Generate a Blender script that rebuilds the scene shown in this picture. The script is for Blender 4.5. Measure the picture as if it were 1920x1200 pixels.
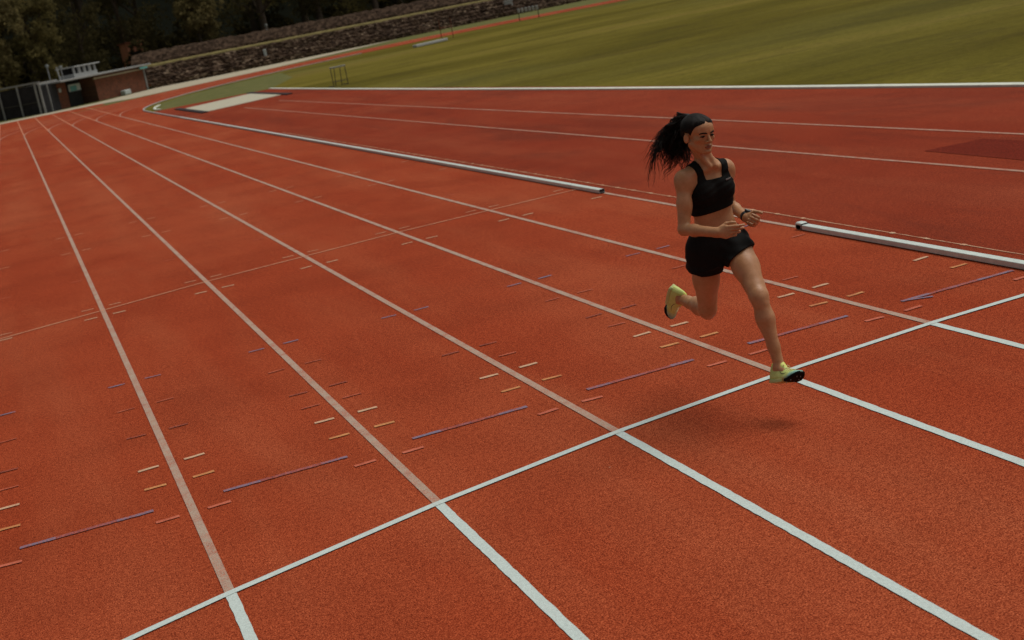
import bpy, math, random
import numpy as np
from mathutils import Matrix, Vector
R = math.radians
random.seed(7); RNG = np.random.RandomState(11)
S = bpy.context.scene
for o in list(bpy.data.objects): bpy.data.objects.remove(o)
COL = S.collection

# ------------------------------------------------------------------ camera
def rotm(r):
    t = np.linalg.norm(r); k = np.array(r) / t
    K = np.array([[0, -k[2], k[1]], [k[2], 0, -k[0]], [-k[1], k[0], 0]])
    return np.eye(3) + math.sin(t) * K + (1 - math.cos(t)) * K @ K
CAMR = np.array([[1, 0, 0], [0, 0, -1], [0, 1, 0]], float) @ rotm([-0.19071, 0.21911, -0.31772]).T
CAMP = np.array([-6.54516, 0, 2.63286])
cd = bpy.data.cameras.new('camera'); cam = bpy.data.objects.new('camera', cd); COL.objects.link(cam)
M4 = Matrix.Identity(4)
for i in range(3):
    M4[i][0] = CAMR[0][i]; M4[i][1] = -CAMR[1][i]; M4[i][2] = -CAMR[2][i]; M4[i][3] = CAMP[i]
cam.matrix_world = M4
cd.sensor_width = 36; cd.lens = 2716.46 / 1920 * 36; cd.clip_start = .1; cd.clip_end = 2000
cd.dof.use_dof = True; cd.dof.focus_distance = 8.35; cd.dof.aperture_fstop = 4.0
S.camera = cam

# ------------------------------------------------------------------ world, sun, exposure
SUN_DIR = Vector((.42, .06, .90)).normalized()
w = bpy.data.worlds.new('World'); S.world = w; w.use_nodes = True
nt = w.node_tree; bg = nt.nodes['Background']; sky = nt.nodes.new('ShaderNodeTexSky')
sky.sky_type = 'NISHITA'; sky.sun_disc = False
sky.sun_elevation = math.asin(SUN_DIR.z); sky.sun_rotation = math.atan2(SUN_DIR.x, SUN_DIR.y)
sky.air_density = 1.0; sky.dust_density = 3.5; sky.ozone_density = .6
bw = nt.nodes.new('ShaderNodeRGBToBW'); nt.links.new(sky.outputs[0], bw.inputs[0])      # thin cloud over the whole sky greys it
cl = nt.nodes.new('ShaderNodeMix'); cl.data_type = 'RGBA'; cl.inputs[0].default_value = .86; nt.links.new(sky.outputs[0], cl.inputs[6])
tn = nt.nodes.new('ShaderNodeMix'); tn.data_type = 'RGBA'; tn.blend_type = 'MULTIPLY'; tn.inputs[0].default_value = 1; nt.links.new(bw.outputs[0], tn.inputs[6]); tn.inputs[7].default_value = (1.0, .985, .93, 1)
nt.links.new(tn.outputs[2], cl.inputs[7]); nt.links.new(cl.outputs[2], bg.inputs[0]); bg.inputs[1].default_value = .082
sl = bpy.data.lights.new('sun', 'SUN'); sl.energy = 1.75; sl.angle = R(38); sl.color = (1, .95, .88)
so = bpy.data.objects.new('sun', sl); COL.objects.link(so)
so.rotation_euler = SUN_DIR.to_track_quat('Z', 'Y').to_euler()
S.view_settings.view_transform = 'Standard'; S.view_settings.look = 'None'
S.view_settings.exposure = -.03; S.view_settings.gamma = 1

# ------------------------------------------------------------------ helpers
def tag(o, label=None, cat=None, group=None, kind=None):
    if label: o['label'] = label
    if cat: o['category'] = cat
    if group: o['group'] = group
    if kind: o['kind'] = kind
    return o
def obj(name, verts, faces, mat, parent=None, smooth=False, **kw):
    m = bpy.data.meshes.new(name); m.from_pydata([tuple(map(float, v)) for v in verts], [], [tuple(map(int, f)) for f in faces]); m.update()
    if smooth: m.polygons.foreach_set('use_smooth', [True] * len(m.polygons))
    for mm in (mat if isinstance(mat, (list, tuple)) else [mat]): m.materials.append(mm)
    o = bpy.data.objects.new(name, m); COL.objects.link(o)
    if parent: o.parent = parent
    return tag(o, **kw)
def empty(name, loc=(0, 0, 0), rz=0, **kw):
    o = bpy.data.objects.new(name, None); COL.objects.link(o); o.location = loc; o.rotation_euler = (0, 0, rz)
    o.empty_display_size = .1
    return tag(o, **kw)
class MB:
    def __init__(s): s.v = []; s.f = []
    def add(s, v, f):
        n = len(s.v); s.v += [tuple(p) for p in v]; s.f += [tuple(i + n for i in q) for q in f]; return s
    def box(s, c, d, rz=0, bev=0):
        cx, cy, cz = c; x, y, z = d[0] / 2, d[1] / 2, d[2] / 2; C_, S_ = math.cos(rz), math.sin(rz)
        b = min(bev, x * .9, y * .9, z * .9)
        if b > 0:
            pts = []
            rings = [(-z, b), (-z + b, 0), (z - b, 0), (z, b)]
            for zz, ins in rings:
                X, Y = x - ins, y - ins
                for px, py in ((-X, -Y + b), (-X + b, -Y), (X - b, -Y), (X, -Y + b), (X, Y - b), (X - b, Y), (-X + b, Y), (-X, Y - b)):
                    pts.append((cx + px * C_ - py * S_, cy + px * S_ + py * C_, cz + zz))
            f = [tuple(range(7, -1, -1)), tuple(range(24, 32))]
            for k in range(3):
                for i in range(8): f.append((k * 8 + i, k * 8 + (i + 1) % 8, k * 8 + 8 + (i + 1) % 8, k * 8 + 8 + i))
            return s.add(pts, f)
        pts = [(cx + a * x * C_ - e * y * S_, cy + a * x * S_ + e * y * C_, cz + g * z) for g in (-1, 1) for a, e in ((-1, -1), (1, -1), (1, 1), (-1, 1))]
        return s.add(pts, [(3, 2, 1, 0), (4, 5, 6, 7), (0, 1, 5, 4), (1, 2, 6, 5), (2, 3, 7, 6), (3, 0, 4, 7)])
    def tube(s, pts, r, n=8, cap=True):
        pts = [Vector(p) for p in pts]; rr = r if isinstance(r, (list, tuple, np.ndarray)) else [r] * len(pts)
        vs = []; up = Vector((.13, .21, .97))
        for i, p in enumerate(pts):
            d = (pts[min(i + 1, len(pts) - 1)] - pts[max(i - 1, 0)]).normalized()
            a = d.cross(up); a = a.normalized() if a.length > .05 else d.cross(Vector((1, 0, 0))).normalized(); b = d.cross(a)
            for k in range(n):
                t = 2 * math.pi * k / n; vs.append(p + (a * math.cos(t) + b * math.sin(t)) * rr[i])
        f = []
        for i in range(len(pts) - 1):
            for k in range(n): f.append((i * n + k, i * n + (k + 1) % n, (i + 1) * n + (k + 1) % n, (i + 1) * n + k))
        if cap: f += [tuple(range(n)), tuple(range(len(pts) * n - 1, len(pts) * n - n - 1, -1))]
        return s.add(vs, f)
    def build(s, name, mat, parent=None, smooth=False, **kw): return obj(name, s.v, s.f, mat, parent, smooth, **kw)

# ------------------------------------------------------------------ materials
def mat(name, col, rough=.8, spec=.3, metal=0):
    m = bpy.data.materials.new(name); m.use_nodes = True; b = m.node_tree.nodes['Principled BSDF']
    b.inputs['Base Color'].default_value = (*col, 1); b.inputs['Roughness'].default_value = rough
    b.inputs['Specular IOR Level'].default_value = spec; b.inputs['Metallic'].default_value = metal
    return m
class NG:
    def __init__(s, m): s.m = m; s.t = m.node_tree; s.b = s.t.nodes['Principled BSDF']; s._c = None
    def new(s, k, **kw):
        n = s.t.nodes.new(k)
        for a, b in kw.items(): setattr(n, a, b)
        return n
    def co(s, which='Object', scale=None):
        if s._c is None: s._c = s.new('ShaderNodeTexCoord')
        o = s._c.outputs[which]
        if scale:
            mp = s.new('ShaderNodeMapping'); mp.inputs['Scale'].default_value = scale; s.t.links.new(o, mp.inputs[0]); o = mp.outputs[0]
        return o
    def noise(s, sc, det=4, ro=.6, scale=None, dist=0):
        n = s.new('ShaderNodeTexNoise'); n.inputs['Scale'].default_value = sc; n.inputs['Detail'].default_value = det
        n.inputs['Roughness'].default_value = ro; n.inputs['Distortion'].default_value = dist
        s.t.links.new(s.co('Object', scale), n.inputs['Vector']); return n.outputs['Fac']
    def voro(s, sc, scale=None, out='Color'):
        n = s.new('ShaderNodeTexVoronoi'); n.inputs['Scale'].default_value = sc
        s.t.links.new(s.co('Object', scale), n.inputs['Vector']); return n.outputs[out]
    def ramp(s, fac, stops):
        n = s.new('ShaderNodeValToRGB'); e = n.color_ramp.elements
        while len(e) < len(stops): e.new(.5)
        for q, (p, c) in zip(e, stops): q.position = p; q.color = (*c, 1) if len(c) == 3 else c
        s.t.links.new(fac, n.inputs[0]); return n.outputs[0]
    def grey(s, fac, a, b): return s.ramp(fac, [(a, (0, 0, 0)), (b, (1, 1, 1))])
    def mix(s, fac, a, b, mode='MIX'):
        n = s.new('ShaderNodeMix', data_type='RGBA', blend_type=mode)
        for i, v in ((0, fac), (6, a), (7, b)):
            if isinstance(v, (int, float)): n.inputs[i].default_value = v
            elif isinstance(v, tuple): n.inputs[i].default_value = (*v, 1)
            else: s.t.links.new(v, n.inputs[i])
        return n.outputs[2]
    def mul(s, a, k, op='MULTIPLY'):
        n = s.new('ShaderNodeMath', operation=op)
        for i, v in ((0, a), (1, k)):
            if isinstance(v, (int, float)): n.inputs[i].default_value = v
            else: s.t.links.new(v, n.inputs[i])
        return n.outputs[0]
    def color(s, c): s.t.links.new(c, s.b.inputs['Base Color'])
    def rough(s, c): s.t.links.new(c, s.b.inputs['Roughness'])
    def bump(s, h, st=.3, d=.01):
        n = s.new('ShaderNodeBump'); n.inputs['Strength'].default_value = st; n.inputs['Distance'].default_value = d
        s.t.links.new(h, n.inputs['Height']); s.t.links.new(n.outputs[0], s.b.inputs['Normal'])

def rubber(name, base, dark, light, stain=.5, streak=.0):
    m = mat(name, base, .9, .06); g = NG(m)
    fine = g.mul(g.mul(g.noise(125, 3, .9), .78), g.mul(g.noise(30, 4, .85), .22), 'ADD'); mid = g.noise(48, 2, .6); big = g.noise(.75, 6, .66); wear = g.noise(.26, 5, .62, scale=(1, .40, 1)); 
    c = g.ramp(fine, [(.418, dark), (.5, base), (.582, light)])
    c = g.mix(g.mul(g.grey(mid, .35, .7), .45), c, g.mix(1.0, c, (.62, .55, .5), 'MULTIPLY'))
    c = g.mix(g.mul(g.grey(big, .42, .72), stain), c, g.mix(1.0, c, (.70, .66, .64), 'MULTIPLY'))
    c = g.mix(g.mul(g.grey(wear, .44, .60), .7), c, g.mix(1.0, c, (1.14, 1.42, 1.6), 'MULTIPLY'))
    band = g.noise(1.25, 4, .55, scale=(1, .11, 1), dist=.35)
    c = g.mix(g.mul(g.grey(band, .46, .64), .55), c, g.mix(1.0, c, (1.13, 1.45, 1.65), 'MULTIPLY'))
    if streak:
        st = g.noise(.5, 7, .74, scale=(1.1, .25, 1), dist=.8)
        c = g.mix(g.mul(g.grey(st, .50, .66), streak), c, g.mix(1.0, c, (.56, .72, 1.0), 'MULTIPLY'))
    g.color(c); g.bump(fine, .25, .004)
    return m
TRK_B, TRK_D, TRK_L = (.305, .0400, .0120), (.108, .0115, .0034), (.60, .116, .041)
M = {}
M['track'] = rubber('track_rubber', TRK_B, TRK_D, TRK_L, .62)
M['runway'] = rubber('runway_rubber', (.232, .0275, .0092), (.085, .009, .003), (.46, .078, .028), .45, .6)
M['apron'] = rubber('apron_rubber', (.155, .0150, .0055), (.075, .007, .0025), (.26, .032, .013), .3)

def paint(name, col, wear=.5, fine=170, base=TRK_B):
    m = mat(name, col, .75, .35); g = NG(m)
    n1 = g.noise(fine, 3, .75); n2 = g.noise(7, 4, .6)
    f = g.grey(g.mul(n1, g.mul(g.mul(n2, -.5, 'ADD'), .45), 'ADD'), .5 - .28 * wear - .12, .5 + .28 * (1 - wear) - .02)
    f = g.mul(f, -1); f = g.mul(f, 1, 'ADD')
    c0 = g.mix(g.grey(n1, .3, .7), tuple(x * .82 for x in col), tuple(min(1, x * 1.1) for x in col))
    c = g.mix(f if wear < .99 else .0, c0, g.mix(g.grey(n1, .3, .7), TRK_D, base)) if wear > 0 else c0
    g.color(c); g.bump(n1, .4, .003)
    return m
def paint2(name, col, amount, base=TRK_B):
    """paint of which 'amount' (0..1) still covers the rubber granules"""
    m = mat(name, col, .75, .35); g = NG(m)
    n1 = g.noise(190, 3, .8); n2 = g.noise(6, 4, .6)
    thr = .5 + (amount - .5) * .42
    v = g.mul(n1, g.mul(g.mul(n2, -.5, 'ADD'), .3), 'ADD')
    f = g.grey(v, thr - .05, thr + .05)
    c0 = g.mix(g.grey(g.noise(90, 2), .3, .7), tuple(x * .85 for x in col), tuple(min(1, x * 1.08) for x in col))
    g.color(g.mix(f, c0, g.ramp(g.noise(95, 3, .8), [(.36, TRK_D), (.5, base), (.64, TRK_L)]))); g.bump(n1, .4, .003)
    return m
M['white_paint'] = paint2('fresh_white_paint', (.56, .65, .62), .97)
M['old_paint'] = paint2('worn_white_paint', (.42, .30, .22), .54)
M['old_paint_near'] = paint2('worn_white_paint_line', (.44, .35, .27), .61)
M['orange_paint'] = paint2('orange_paint', (.64, .30, .10), .58)
M['cream_paint'] = paint2('cream_paint', (.64, .42, .26), .66)
M['salmon_paint'] = paint2('salmon_paint', (.62, .16, .09), .55)
M['salmon_faint'] = paint2('salmon_faint_paint', (.56, .14, .07), .4)
M['blue_paint'] = paint2('blue_paint', (.14, .19, .30), .54)
M['blue_faint'] = paint2('worn_blue_paint', (.19, .14, .22), .38)
M['black_paint'] = paint2('black_paint', (.10, .035, .03), .42)
M['thin_paint'] = paint2('thin_line_paint', (.66, .34, .20), .62)

def simple(name, col, rough=.8, spec=.3, metal=0, var=.25, sc=8, bump=.15, bd=.01):
    m = mat(name, col, rough, spec, metal); g = NG(m)
    n = g.noise(sc, 5, .65)
    g.color(g.mix(g.grey(n, .3, .7), tuple(x * (1 - var) for x in col), tuple(min(1, x * (1 + var)) for x in col)))
    if bump: g.bump(n, bump, bd)
    return m
M['rail'] = simple('rail_aluminium', (.60, .68, .64), .5, .5, .15, .12, 14, .1, .002)
M['rail_far'] = simple('rail_weathered', (.42, .40, .38), .6, .4, .1, .15, 3, .05)
M['rail_end'] = mat('rail_end_dark', (.03, .03, .032), .7)
M['kerb'] = simple('kerb_white_concrete', (.66, .69, .60), .85, .2, 0, .12, 5, .1)
M['sand'] = simple('sand', (.47, .44, .34), .95, .1, 0, .1, 4, .3, .03)
M['mat_black'] = simple('black_rubber_mat', (.03, .024, .026), .85, .2, 0, .2, 5)
M['pave'] = simple('pale_pavement', (.42, .37, .27), .9, .2, 0, .16, 1.3, .05)
M['dark_metal'] = simple('dark_metal', (.055, .05, .04), .6, .4, .3, .2, 8)
M['grey_metal'] = simple('grey_metal', (.26, .265, .26), .55, .4, .2, .15, 4)
M['white_panel'] = simple('white_panel', (.40, .41, .40), .7, .3, 0, .08, 4)
M['dark_void'] = simple('dark_door', (.014, .013, .013), .8, .2, 0, .3, 3)
M['rust'] = simple('rusty_metal', (.16, .05, .025), .8, .2, 0, .3, 8)
M['orange_wall'] = simple('orange_render', (.42, .17, .10), .9, .1, 0, .15, 1)
M['teal_sign'] = simple('teal_sign', (.10, .30, .29), .6, .3, 0, .15, 5)
M['sign_white'] = simple('sign_white', (.42, .47, .45), .6, .3, 0, .1, 5)
M['bark'] = simple('bark', (.06, .045, .032), .9, .1, 0, .3, 6)
M['bark_pale'] = simple('pale_bark', (.15, .13, .105), .9, .1, 0, .3, 6)
M['mesh_dark'] = simple('fence_infill', (.020, .019, .021), .8, .2, 0, .3, 2)
M['glass_lamp'] = mat('lamp_globe', (.22, .24, .23), .3, .5)

m = mat('brick', (.15, .05, .028), .9, .15); g = NG(m)
br = g.new('ShaderNodeTexBrick'); br.inputs['Scale'].default_value = 4.2; br.inputs['Mortar Size'].default_value = .018
br.inputs['Color1'].default_value = (.27, .085, .045, 1); br.inputs['Color2'].default_value = (.11, .038, .022, 1); br.inputs['Mortar'].default_value = (.12, .085, .06, 1)
g.t.links.new(g.co('Object'), br.inputs['Vector'])
sep = g.new('ShaderNodeSeparateXYZ'); cmb = g.new('ShaderNodeCombineXYZ'); g.t.links.new(g.co('Object'), sep.inputs[0])
g.t.links.new(sep.outputs[0], cmb.inputs[0]); g.t.links.new(sep.outputs[2], cmb.inputs[1]); g.t.links.new(cmb.outputs[0], br.inputs['Vector'])
g.color(g.mix(g.mul(g.grey(g.noise(1.5, 5, .7), .35, .7), .5), br.outputs[0], (.07, .035, .022))); M['brick'] = m

m = mat('dark_stone', (.08, .05, .04), .95, .1); g = NG(m)
vc = g.voro(3.0, (1, 1, 2.2)); sepc = g.new('ShaderNodeSeparateColor'); g.t.links.new(vc, sepc.inputs[0])
c = g.ramp(sepc.outputs[0], [(0, (.028, .017, .010)), (.5, (.070, .042, .027)), (.85, (.12, .078, .050)), (1, (.30, .22, .15))])
c = g.mix(g.mul(g.grey(g.noise(.35, 4, .6), .45, .7), .5), c, (.040, .024, .016)); c = g.mix(g.mul(g.grey(g.noise(5, 4, .7), .4, .7), .4), c, (.02, .014, .012))
g.color(c); g.bump(g.voro(3.0, (1, 1, 1.6), 'Distance'), .9, .2); M['stone'] = m

m = mat('upper_bank', (.06, .045, .04), .95, .02); g = NG(m)
g.color(g.ramp(g.voro(3.4, (1, 1, 1.7)), [(.12, (.020, .013, .009)), (.45, (.040, .026, .018)), (.8, (.085, .056, .038))]) if True else g.ramp(g.noise(3.0, 6, .75), [(.3, (.016, .011, .007)), (.5, (.045, .029, .018)), (.72, (.12, .080, .052))])); g.bump(g.noise(6, 4), .8, .1); M['bank'] = m

m = mat('grass_field', (.16, .15, .04), .95, .02); g = NG(m)
n1 = g.noise(.09, 5, .6, scale=(.35, 1, 1), dist=.4); n2 = g.noise(.6, 7, .75, scale=(.35, 1, 1), dist=.8); n3 = g.noise(5, 6, .9); n4 = g.noise(.03, 3, .5)
c = g.ramp(n1, [(.30, (.078, .066, .014)), (.44, (.140, .112, .017)), (.56, (.200, .160, .028)), (.70, (.250, .180, .045))])
c = g.mix(g.mul(g.grey(n2, .50, .66), .5), c, (.060, .040, .016))
c = g.mix(g.mul(g.grey(n4, .5, .7), .5), c, (.13, .130, .048))
c = g.mix(g.mul(g.grey(n3, .35, .65), .8), c, g.mix(1.0, c, (.45, .5, .45), 'MULTIPLY'))
g.color(c); g.bump(n3, .6, .02); M['grass'] = m
m = mat('wedge_grass', (.13, .14, .04), .95, .1); g = NG(m)
g.color(g.ramp(g.noise(1.2, 6, .7), [(.3, (.085, .095, .028)), (.55, (.13, .130, .040)), (.75, (.21, .165, .085))])); M['verge'] = m

def foliage(name, a, b):
    m = mat(name, a, .9, .03); g = NG(m)
    oi = g.new('ShaderNodeObjectInfo')
    n = g.noise(.9, 4, .7); n2 = g.noise(9, 2, .6)
    cc = g.mix(g.mul(g.grey(n, .35, .68), g.grey(n2, .25, .75)), a, b); g.color(cc)
    tr = g.new('ShaderNodeBsdfTranslucent'); mx = g.new('ShaderNodeMixShader'); mx.inputs[0].default_value = .45; out = g.t.nodes['Material Output']      # light passes through thin leaves
    g.t.links.new(cc, tr.inputs[0]); g.t.links.new(g.b.outputs[0], mx.inputs[1]); g.t.links.new(tr.outputs[0], mx.inputs[2]); g.t.links.new(mx.outputs[0], out.inputs[0]); return m
M['leaf_dark'] = foliage('leaf_dark', (.036, .031, .014), (.13, .105, .042))
M['leaf_mid'] = foliage('leaf_mid', (.10, .085, .035), (.28, .225, .08))
M['leaf_olive'] = foliage('leaf_olive', (.12, .10, .045), (.32, .255, .10))
M['leaf_grey'] = foliage('leaf_grey', (.46, .37, .27), (.70, .57, .42))
M['woods'] = foliage('woods', (.006, .007, .004), (.014, .016, .008))

# ------------------------------------------------------------------ setting: ground sheets
def sheet(name, poly, z, mt, **kw):
    return obj(name, [(x, y, z) for x, y in poly], [tuple(range(len(poly)))], mt, kind='structure', **kw)
W = 1.22; CX, CY, RK = 36.5, 77.2, 36.5
def arc(r, a0, a1, n=60): return [(CX + r * math.cos(R(a)), CY + r * math.sin(R(a))) for a in np.linspace(a0, a1, n)]
sheet('ground', [(-400, -300), (600, -300), (600, 900), (-400, 900)], -.02, M['verge'])
RO = RK + 8 * W + .25
# track ribbon: straight with its sprint chute plus the bend
sheet('track', [(-8 * W - .4, -40), (0.02, -40), (0.02, CY), (0.02, 119.2), (-4.3, 116.9), (-8 * W - .4, 113.5)], 0, M['track'])
ar = arc(RK - .0, 180, 20); br_ = arc(RO, 180, 20)
v = [(x, y, .004) for x, y in ar] + [(x, y, .004) for x, y in br_]; n = len(ar)
obj('track_bend', v, [(i, i + n, i + 1 + n, i + 1)[::-1] for i in range(n - 1)], M['track'], kind='structure')
# inner area
sheet('runway_area', [(0.02, -40), (6.9 + .9, -40), (6.15, 74.6), (0.62, 75.6), (0.02, 75.6)], 0.0, M['runway'])
sheet('infield_grass', [(0.0, 75.6)] + [(x, y) for x, y in arc(RK - .12, 180, 20)] + [(300, 90), (300, -40), (6.2, -40), (6.1, 74.5)], -.008, M['grass'])
sheet('grass_wedge', [(0.62, 75.62), (6.15, 74.62), (9.5, 86), (11.5, 100.8), (7.5, 97.3), (4.2, 92.4), (1.9, 87), (.75, 81), (.55, 77.5)], -.003, M['verge'])
sheet('grass_verge', [(x, y) for x, y in arc(RO + .05, 150, 20, 40)] + [(x, y) for x, y in arc(RO + 3.0, 20, 133, 40)], 0.002, M['verge'])
sheet('footpath', [(-12, 110), (-8 * W - .35, 113.6), (-4.3, 117.0), (0.0, 119.3), (6, 131.4), (20, 136), (15, 119.0), (9.5, 115), (2, 116), (-12, 109.9)][:5] + [(13, 132.2), (30, 137.5), (14, 118.6), (6, 112.8), (2.2, 110.4), (0, 113)], .008, M['pave'])

# ------------------------------------------------------------------ painted markings
def quad_strip(mb, pts, wid, z):
    n = len(pts); L = []; Rr = []
    for i in range(n):
        a = Vector(pts[max(i - 1, 0)]); b = Vector(pts[min(i + 1, n - 1)]); d = (b - a).normalized(); q = Vector((-d.y, d.x)) * wid / 2
        p = Vector(pts[i]); L.append((p.x + q.x, p.y + q.y, z)); Rr.append((p.x - q.x, p.y - q.y, z))
    mb.add(L + Rr, [(i, i + n, i + n + 1, i + 1) for i in range(n - 1)])
ZM = .0045
def start_y(x): return np.interp(x, [-10.2, -8.6, -7.32, -6.61, -6.11, -4.87, -3.64, -2.3, -1.18, 0], [5.0, 5.75, 6.45, 6.79, 6.985, 7.39, 7.70, 7.92, 8.035, 8.07])
def thin_y(x): return np.interp(x, [-9.8, -7.23, -4.88, -2.36, 0], [15.6, 16.45, 17.03, 17.33, 17.38])
def wob(mb, x0, y0, x1, y1, wid, z, step=.06, amp=.002):      # hand-painted edge: a slightly uneven strip
    L = math.hypot(x1 - x0, y1 - y0); n = max(2, int(L / step)); dx, dy = (x1 - x0) / L, (y1 - y0) / L
    A = []; B = []
    for i in range(n + 1):
        t = i / n; a = random.uniform(-amp, amp); b = random.uniform(-amp, amp)
        px, py = x0 + (x1 - x0) * t, y0 + (y1 - y0) * t
        A.append((px - dy * (wid / 2 + a), py + dx * (wid / 2 + a), z)); B.append((px + dy * (wid / 2 + b), py - dx * (wid / 2 + b), z))
    mb.add(A + B, [(i, i + n + 1, i + n + 2, i + 1) for i in range(n)])
fresh = MB(); old = MB(); bend = MB(); chute = MB()
for k in range(1, 9):
    x = -k * W + .0
    ys = float(start_y(x))
    wob(fresh, x, -30, x, ys - .02, .056, ZM, .05, .0022)
    quad_strip(old, [(x, ys + .02), (x, 50), (x, 79)], .052, ZM); quad_strip(chute, [(x, 79), (x, 113.6 - max(0, (k - 7)) * .3)], .045, ZM)
    quad_strip(bend, arc(RK + k * W, 179.5, 20, 90), .07, .0085)
quad_strip(old, [(0.05, 8), (0.05, 24)], .05, ZM)
xs = np.linspace(-9.7, 0, 90); quad_strip(fresh, [(x, float(start_y(x))) for x in xs], .055, ZM + .002)
fresh.build('fresh_lane_markings', M['white_paint'], kind='structure')
old.build('lane_markings', M['old_paint_near'], kind='structure'); bend.build('bend_markings', M['old_paint'], kind='structure'); chute.build('chute_markings', M['thin_paint'], kind='structure')
mb = MB(); quad_strip(mb, [(x, float(thin_y(x))) for x in xs], .035, ZM + .002); mb.build('thin_start_marking', M['thin_paint'], kind='structure')
rows = [(8.46, 'salmon_paint', .04), (9.19, 'orange_paint', .042), (9.67, 'cream_paint', .042), (10.14, 'salmon_faint', .03), (10.61, 'black_paint', .035), (11.55, 'salmon_faint', .028),
        (12.54, 'blue_paint', .035), (16.34, 'cream_paint', .04), (17.75, 'thin_paint', .035), (19.6, 'salmon_faint', .03), (22.92, 'thin_paint', .035), (25.35, 'thin_paint', .035), (28.6, 'salmon_faint', .04)]
per = {}
for y, mn, wd in rows:
    mb = per.setdefault(mn, MB())
    for k in range(0, 9):
        for s in (-1, 1):
            if k == 0 and s == 1: continue
            if mn == 'black_paint' and k in (0, 1): continue
            if mn == 'salmon_faint' and random.random() < .45: continue
            xa = -k * W + s * .085; xb = -k * W + s * .225
            yy = y if y != 17.75 else float(thin_y(-k * W)) + .28
            wob(mb, min(xa, xb), yy + random.uniform(-.01, .01), max(xa, xb), yy + random.uniform(-.01, .01), wd, ZM + .001, .03, .003)
mb = per['blue_paint']; mid_ = MB()
for k in range(0, 9):
    xa, xb = -k * W - W + .215, -k * W - .215
    if k == 0: xa, xb = -1.0, -.05
    xm0, xm1 = xa + (xb - xa) * random.uniform(.2, .3), xa + (xb - xa) * random.uniform(.68, .8); ya = 8.70 + random.uniform(-.012, .012)
    for u0, u1, b_ in ((xa, xm0, mb), (xm0, xm1, mid_), (xm1, xb, mb)): wob(b_, u0, ya, u1, ya, .045, ZM + .001, .04, .004)
wob(mb, -1.0, 8.70, -.80, 8.60, .03, ZM + .002, .04, .004)
mid_.build('worn_blue_markings', M['blue_faint'], kind='structure')
for mn, mb in per.items(): mb.build(mn.replace('_paint', '').replace('_faint', '_worn') + '_dash_markings', M[mn], kind='structure')
mb = MB()
wob(mb, 2.60, -5, 2.35, 59.5, .055, ZM, .4, .004); wob(mb, 4.12, -5, 3.81, 59.5, .055, ZM, .4, .004)
mb.build('runway_markings', M['old_paint'], kind='structure')
mb = MB(); y = -3.
while y < 40:
    wob(mb, .30, y, .30, y + .5, .012, ZM, .1, .003)
    if random.random() < .9: wob(mb, .30, y + .2, .30, y + .27, .032, ZM + .001, .02, .005)
    y += .5
mb.build('dotted_edge_marking', M['cream_paint'], kind='structure')
sheet('dark_runway_patch', [(3.02, 14.15), (3.72, 14.0), (3.78, 9.0), (2.75, 9.0), (2.95, 12.6)], .0042, M['apron'])
mb = MB()
for x, y, a, l in ((-.96, 6.6, .6, .03), (-.99, 6.45, 1.2, .05), (-.55, 6.75, .3, .02), (-3.95, 7.15, .2, .012), (-1.9, 5.6, 2, .01), (1.2, 9.6, 1, .02)):
    wob(mb, x, y, x + l * math.cos(a), y + l * math.sin(a), .006, ZM + .001, .01, .002)
mb.build('chalk_scratches', M['cream_paint'], kind='structure')

# ------------------------------------------------------------------ kerbs and rails
def profile_sweep(pts, w_, h_, z0, bev):
    """rounded box section swept along a polyline"""
    prof = [(-w_ / 2, z0), (-w_ / 2, z0 + h_ - bev), (-w_ / 2 + bev, z0 + h_), (w_ / 2 - bev, z0 + h_), (w_ / 2, z0 + h_ - bev), (w_ / 2, z0)]
    n = len(prof); vs = []
    for i, p in enumerate(pts):
        a = Vector(pts[max(i - 1, 0)]); b = Vector(pts[min(i + 1, len(pts) - 1)]); d = (b - a).normalized()
        for u, z in prof: vs.append((p[0] - d.y * u, p[1] + d.x * u, z))
    f = [(i * n + k, i * n + (k + 1) % n, (i + 1) * n + (k + 1) % n, (i + 1) * n + k) for i in range(len(pts) - 1) for k in range(n)]
    f += [tuple(range(n)), tuple(range(len(pts) * n - 1, len(pts) * n - n - 1, -1))]
    return vs, f
def rail(name, pts, label, mt, near_cap=None, far_cap=None, feet=True):
    root = empty(name, (pts[0][0], pts[0][1], 0), label=label, cat='kerb rail')
    P = [(x - pts[0][0], y - pts[0][1]) for x, y in pts]
    v, f = profile_sweep(P, .074, .042, .008, .003); obj('rail_beam', v, f, mt, root)
    if feet:
        acc = 0
        for a, b in zip(P[:-1], P[1:]):
            L = math.hypot(b[0] - a[0], b[1] - a[1]); k = 0
            while acc < L:
                t = acc / L; MB().box((a[0] + (b[0] - a[0]) * t, a[1] + (b[1] - a[1]) * t, .009), (.05, .05, .010)).build('rail_foot', M['rail_end'], root); acc += 2.5
            acc -= L
    for q, o_, sgn in ((P[0], near_cap, -1), (P[-1], far_cap, 1)):
        if o_ == 'sleeve':
            mb = MB(); mb.box((q[0], q[1] - sgn * .05, .034), (.074, .10, .068), 0, .008); mb.build('end_sleeve', mt, root)
            mb = MB(); mb.box((q[0], q[1] - sgn * .110, .034), (.081, .008, .050)); mb.build('joint_gap', M['rail_end'], root)
        if o_ == 'open':
            mb = MB(); mb.box((q[0], q[1] - sgn * -.0015, .037), (.066, .004, .034)); mb.build('open_end', M['rail_end'], root)
    return root
rail('kerb_rail', [(.03, 11.85), (.03, 8), (.03, 3), (.03, -6)][::-1], 'near length of grey metal kerb rail starting right of the runner, beside lane one', M['rail'], None, 'sleeve')
rail('kerb_rail', [(.03, 16.6), (.03, 25), (.03, 45), (.03, 62)], 'long straight grey metal kerb rail beyond the gap behind the runner', M['rail'], 'open', None)
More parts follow.
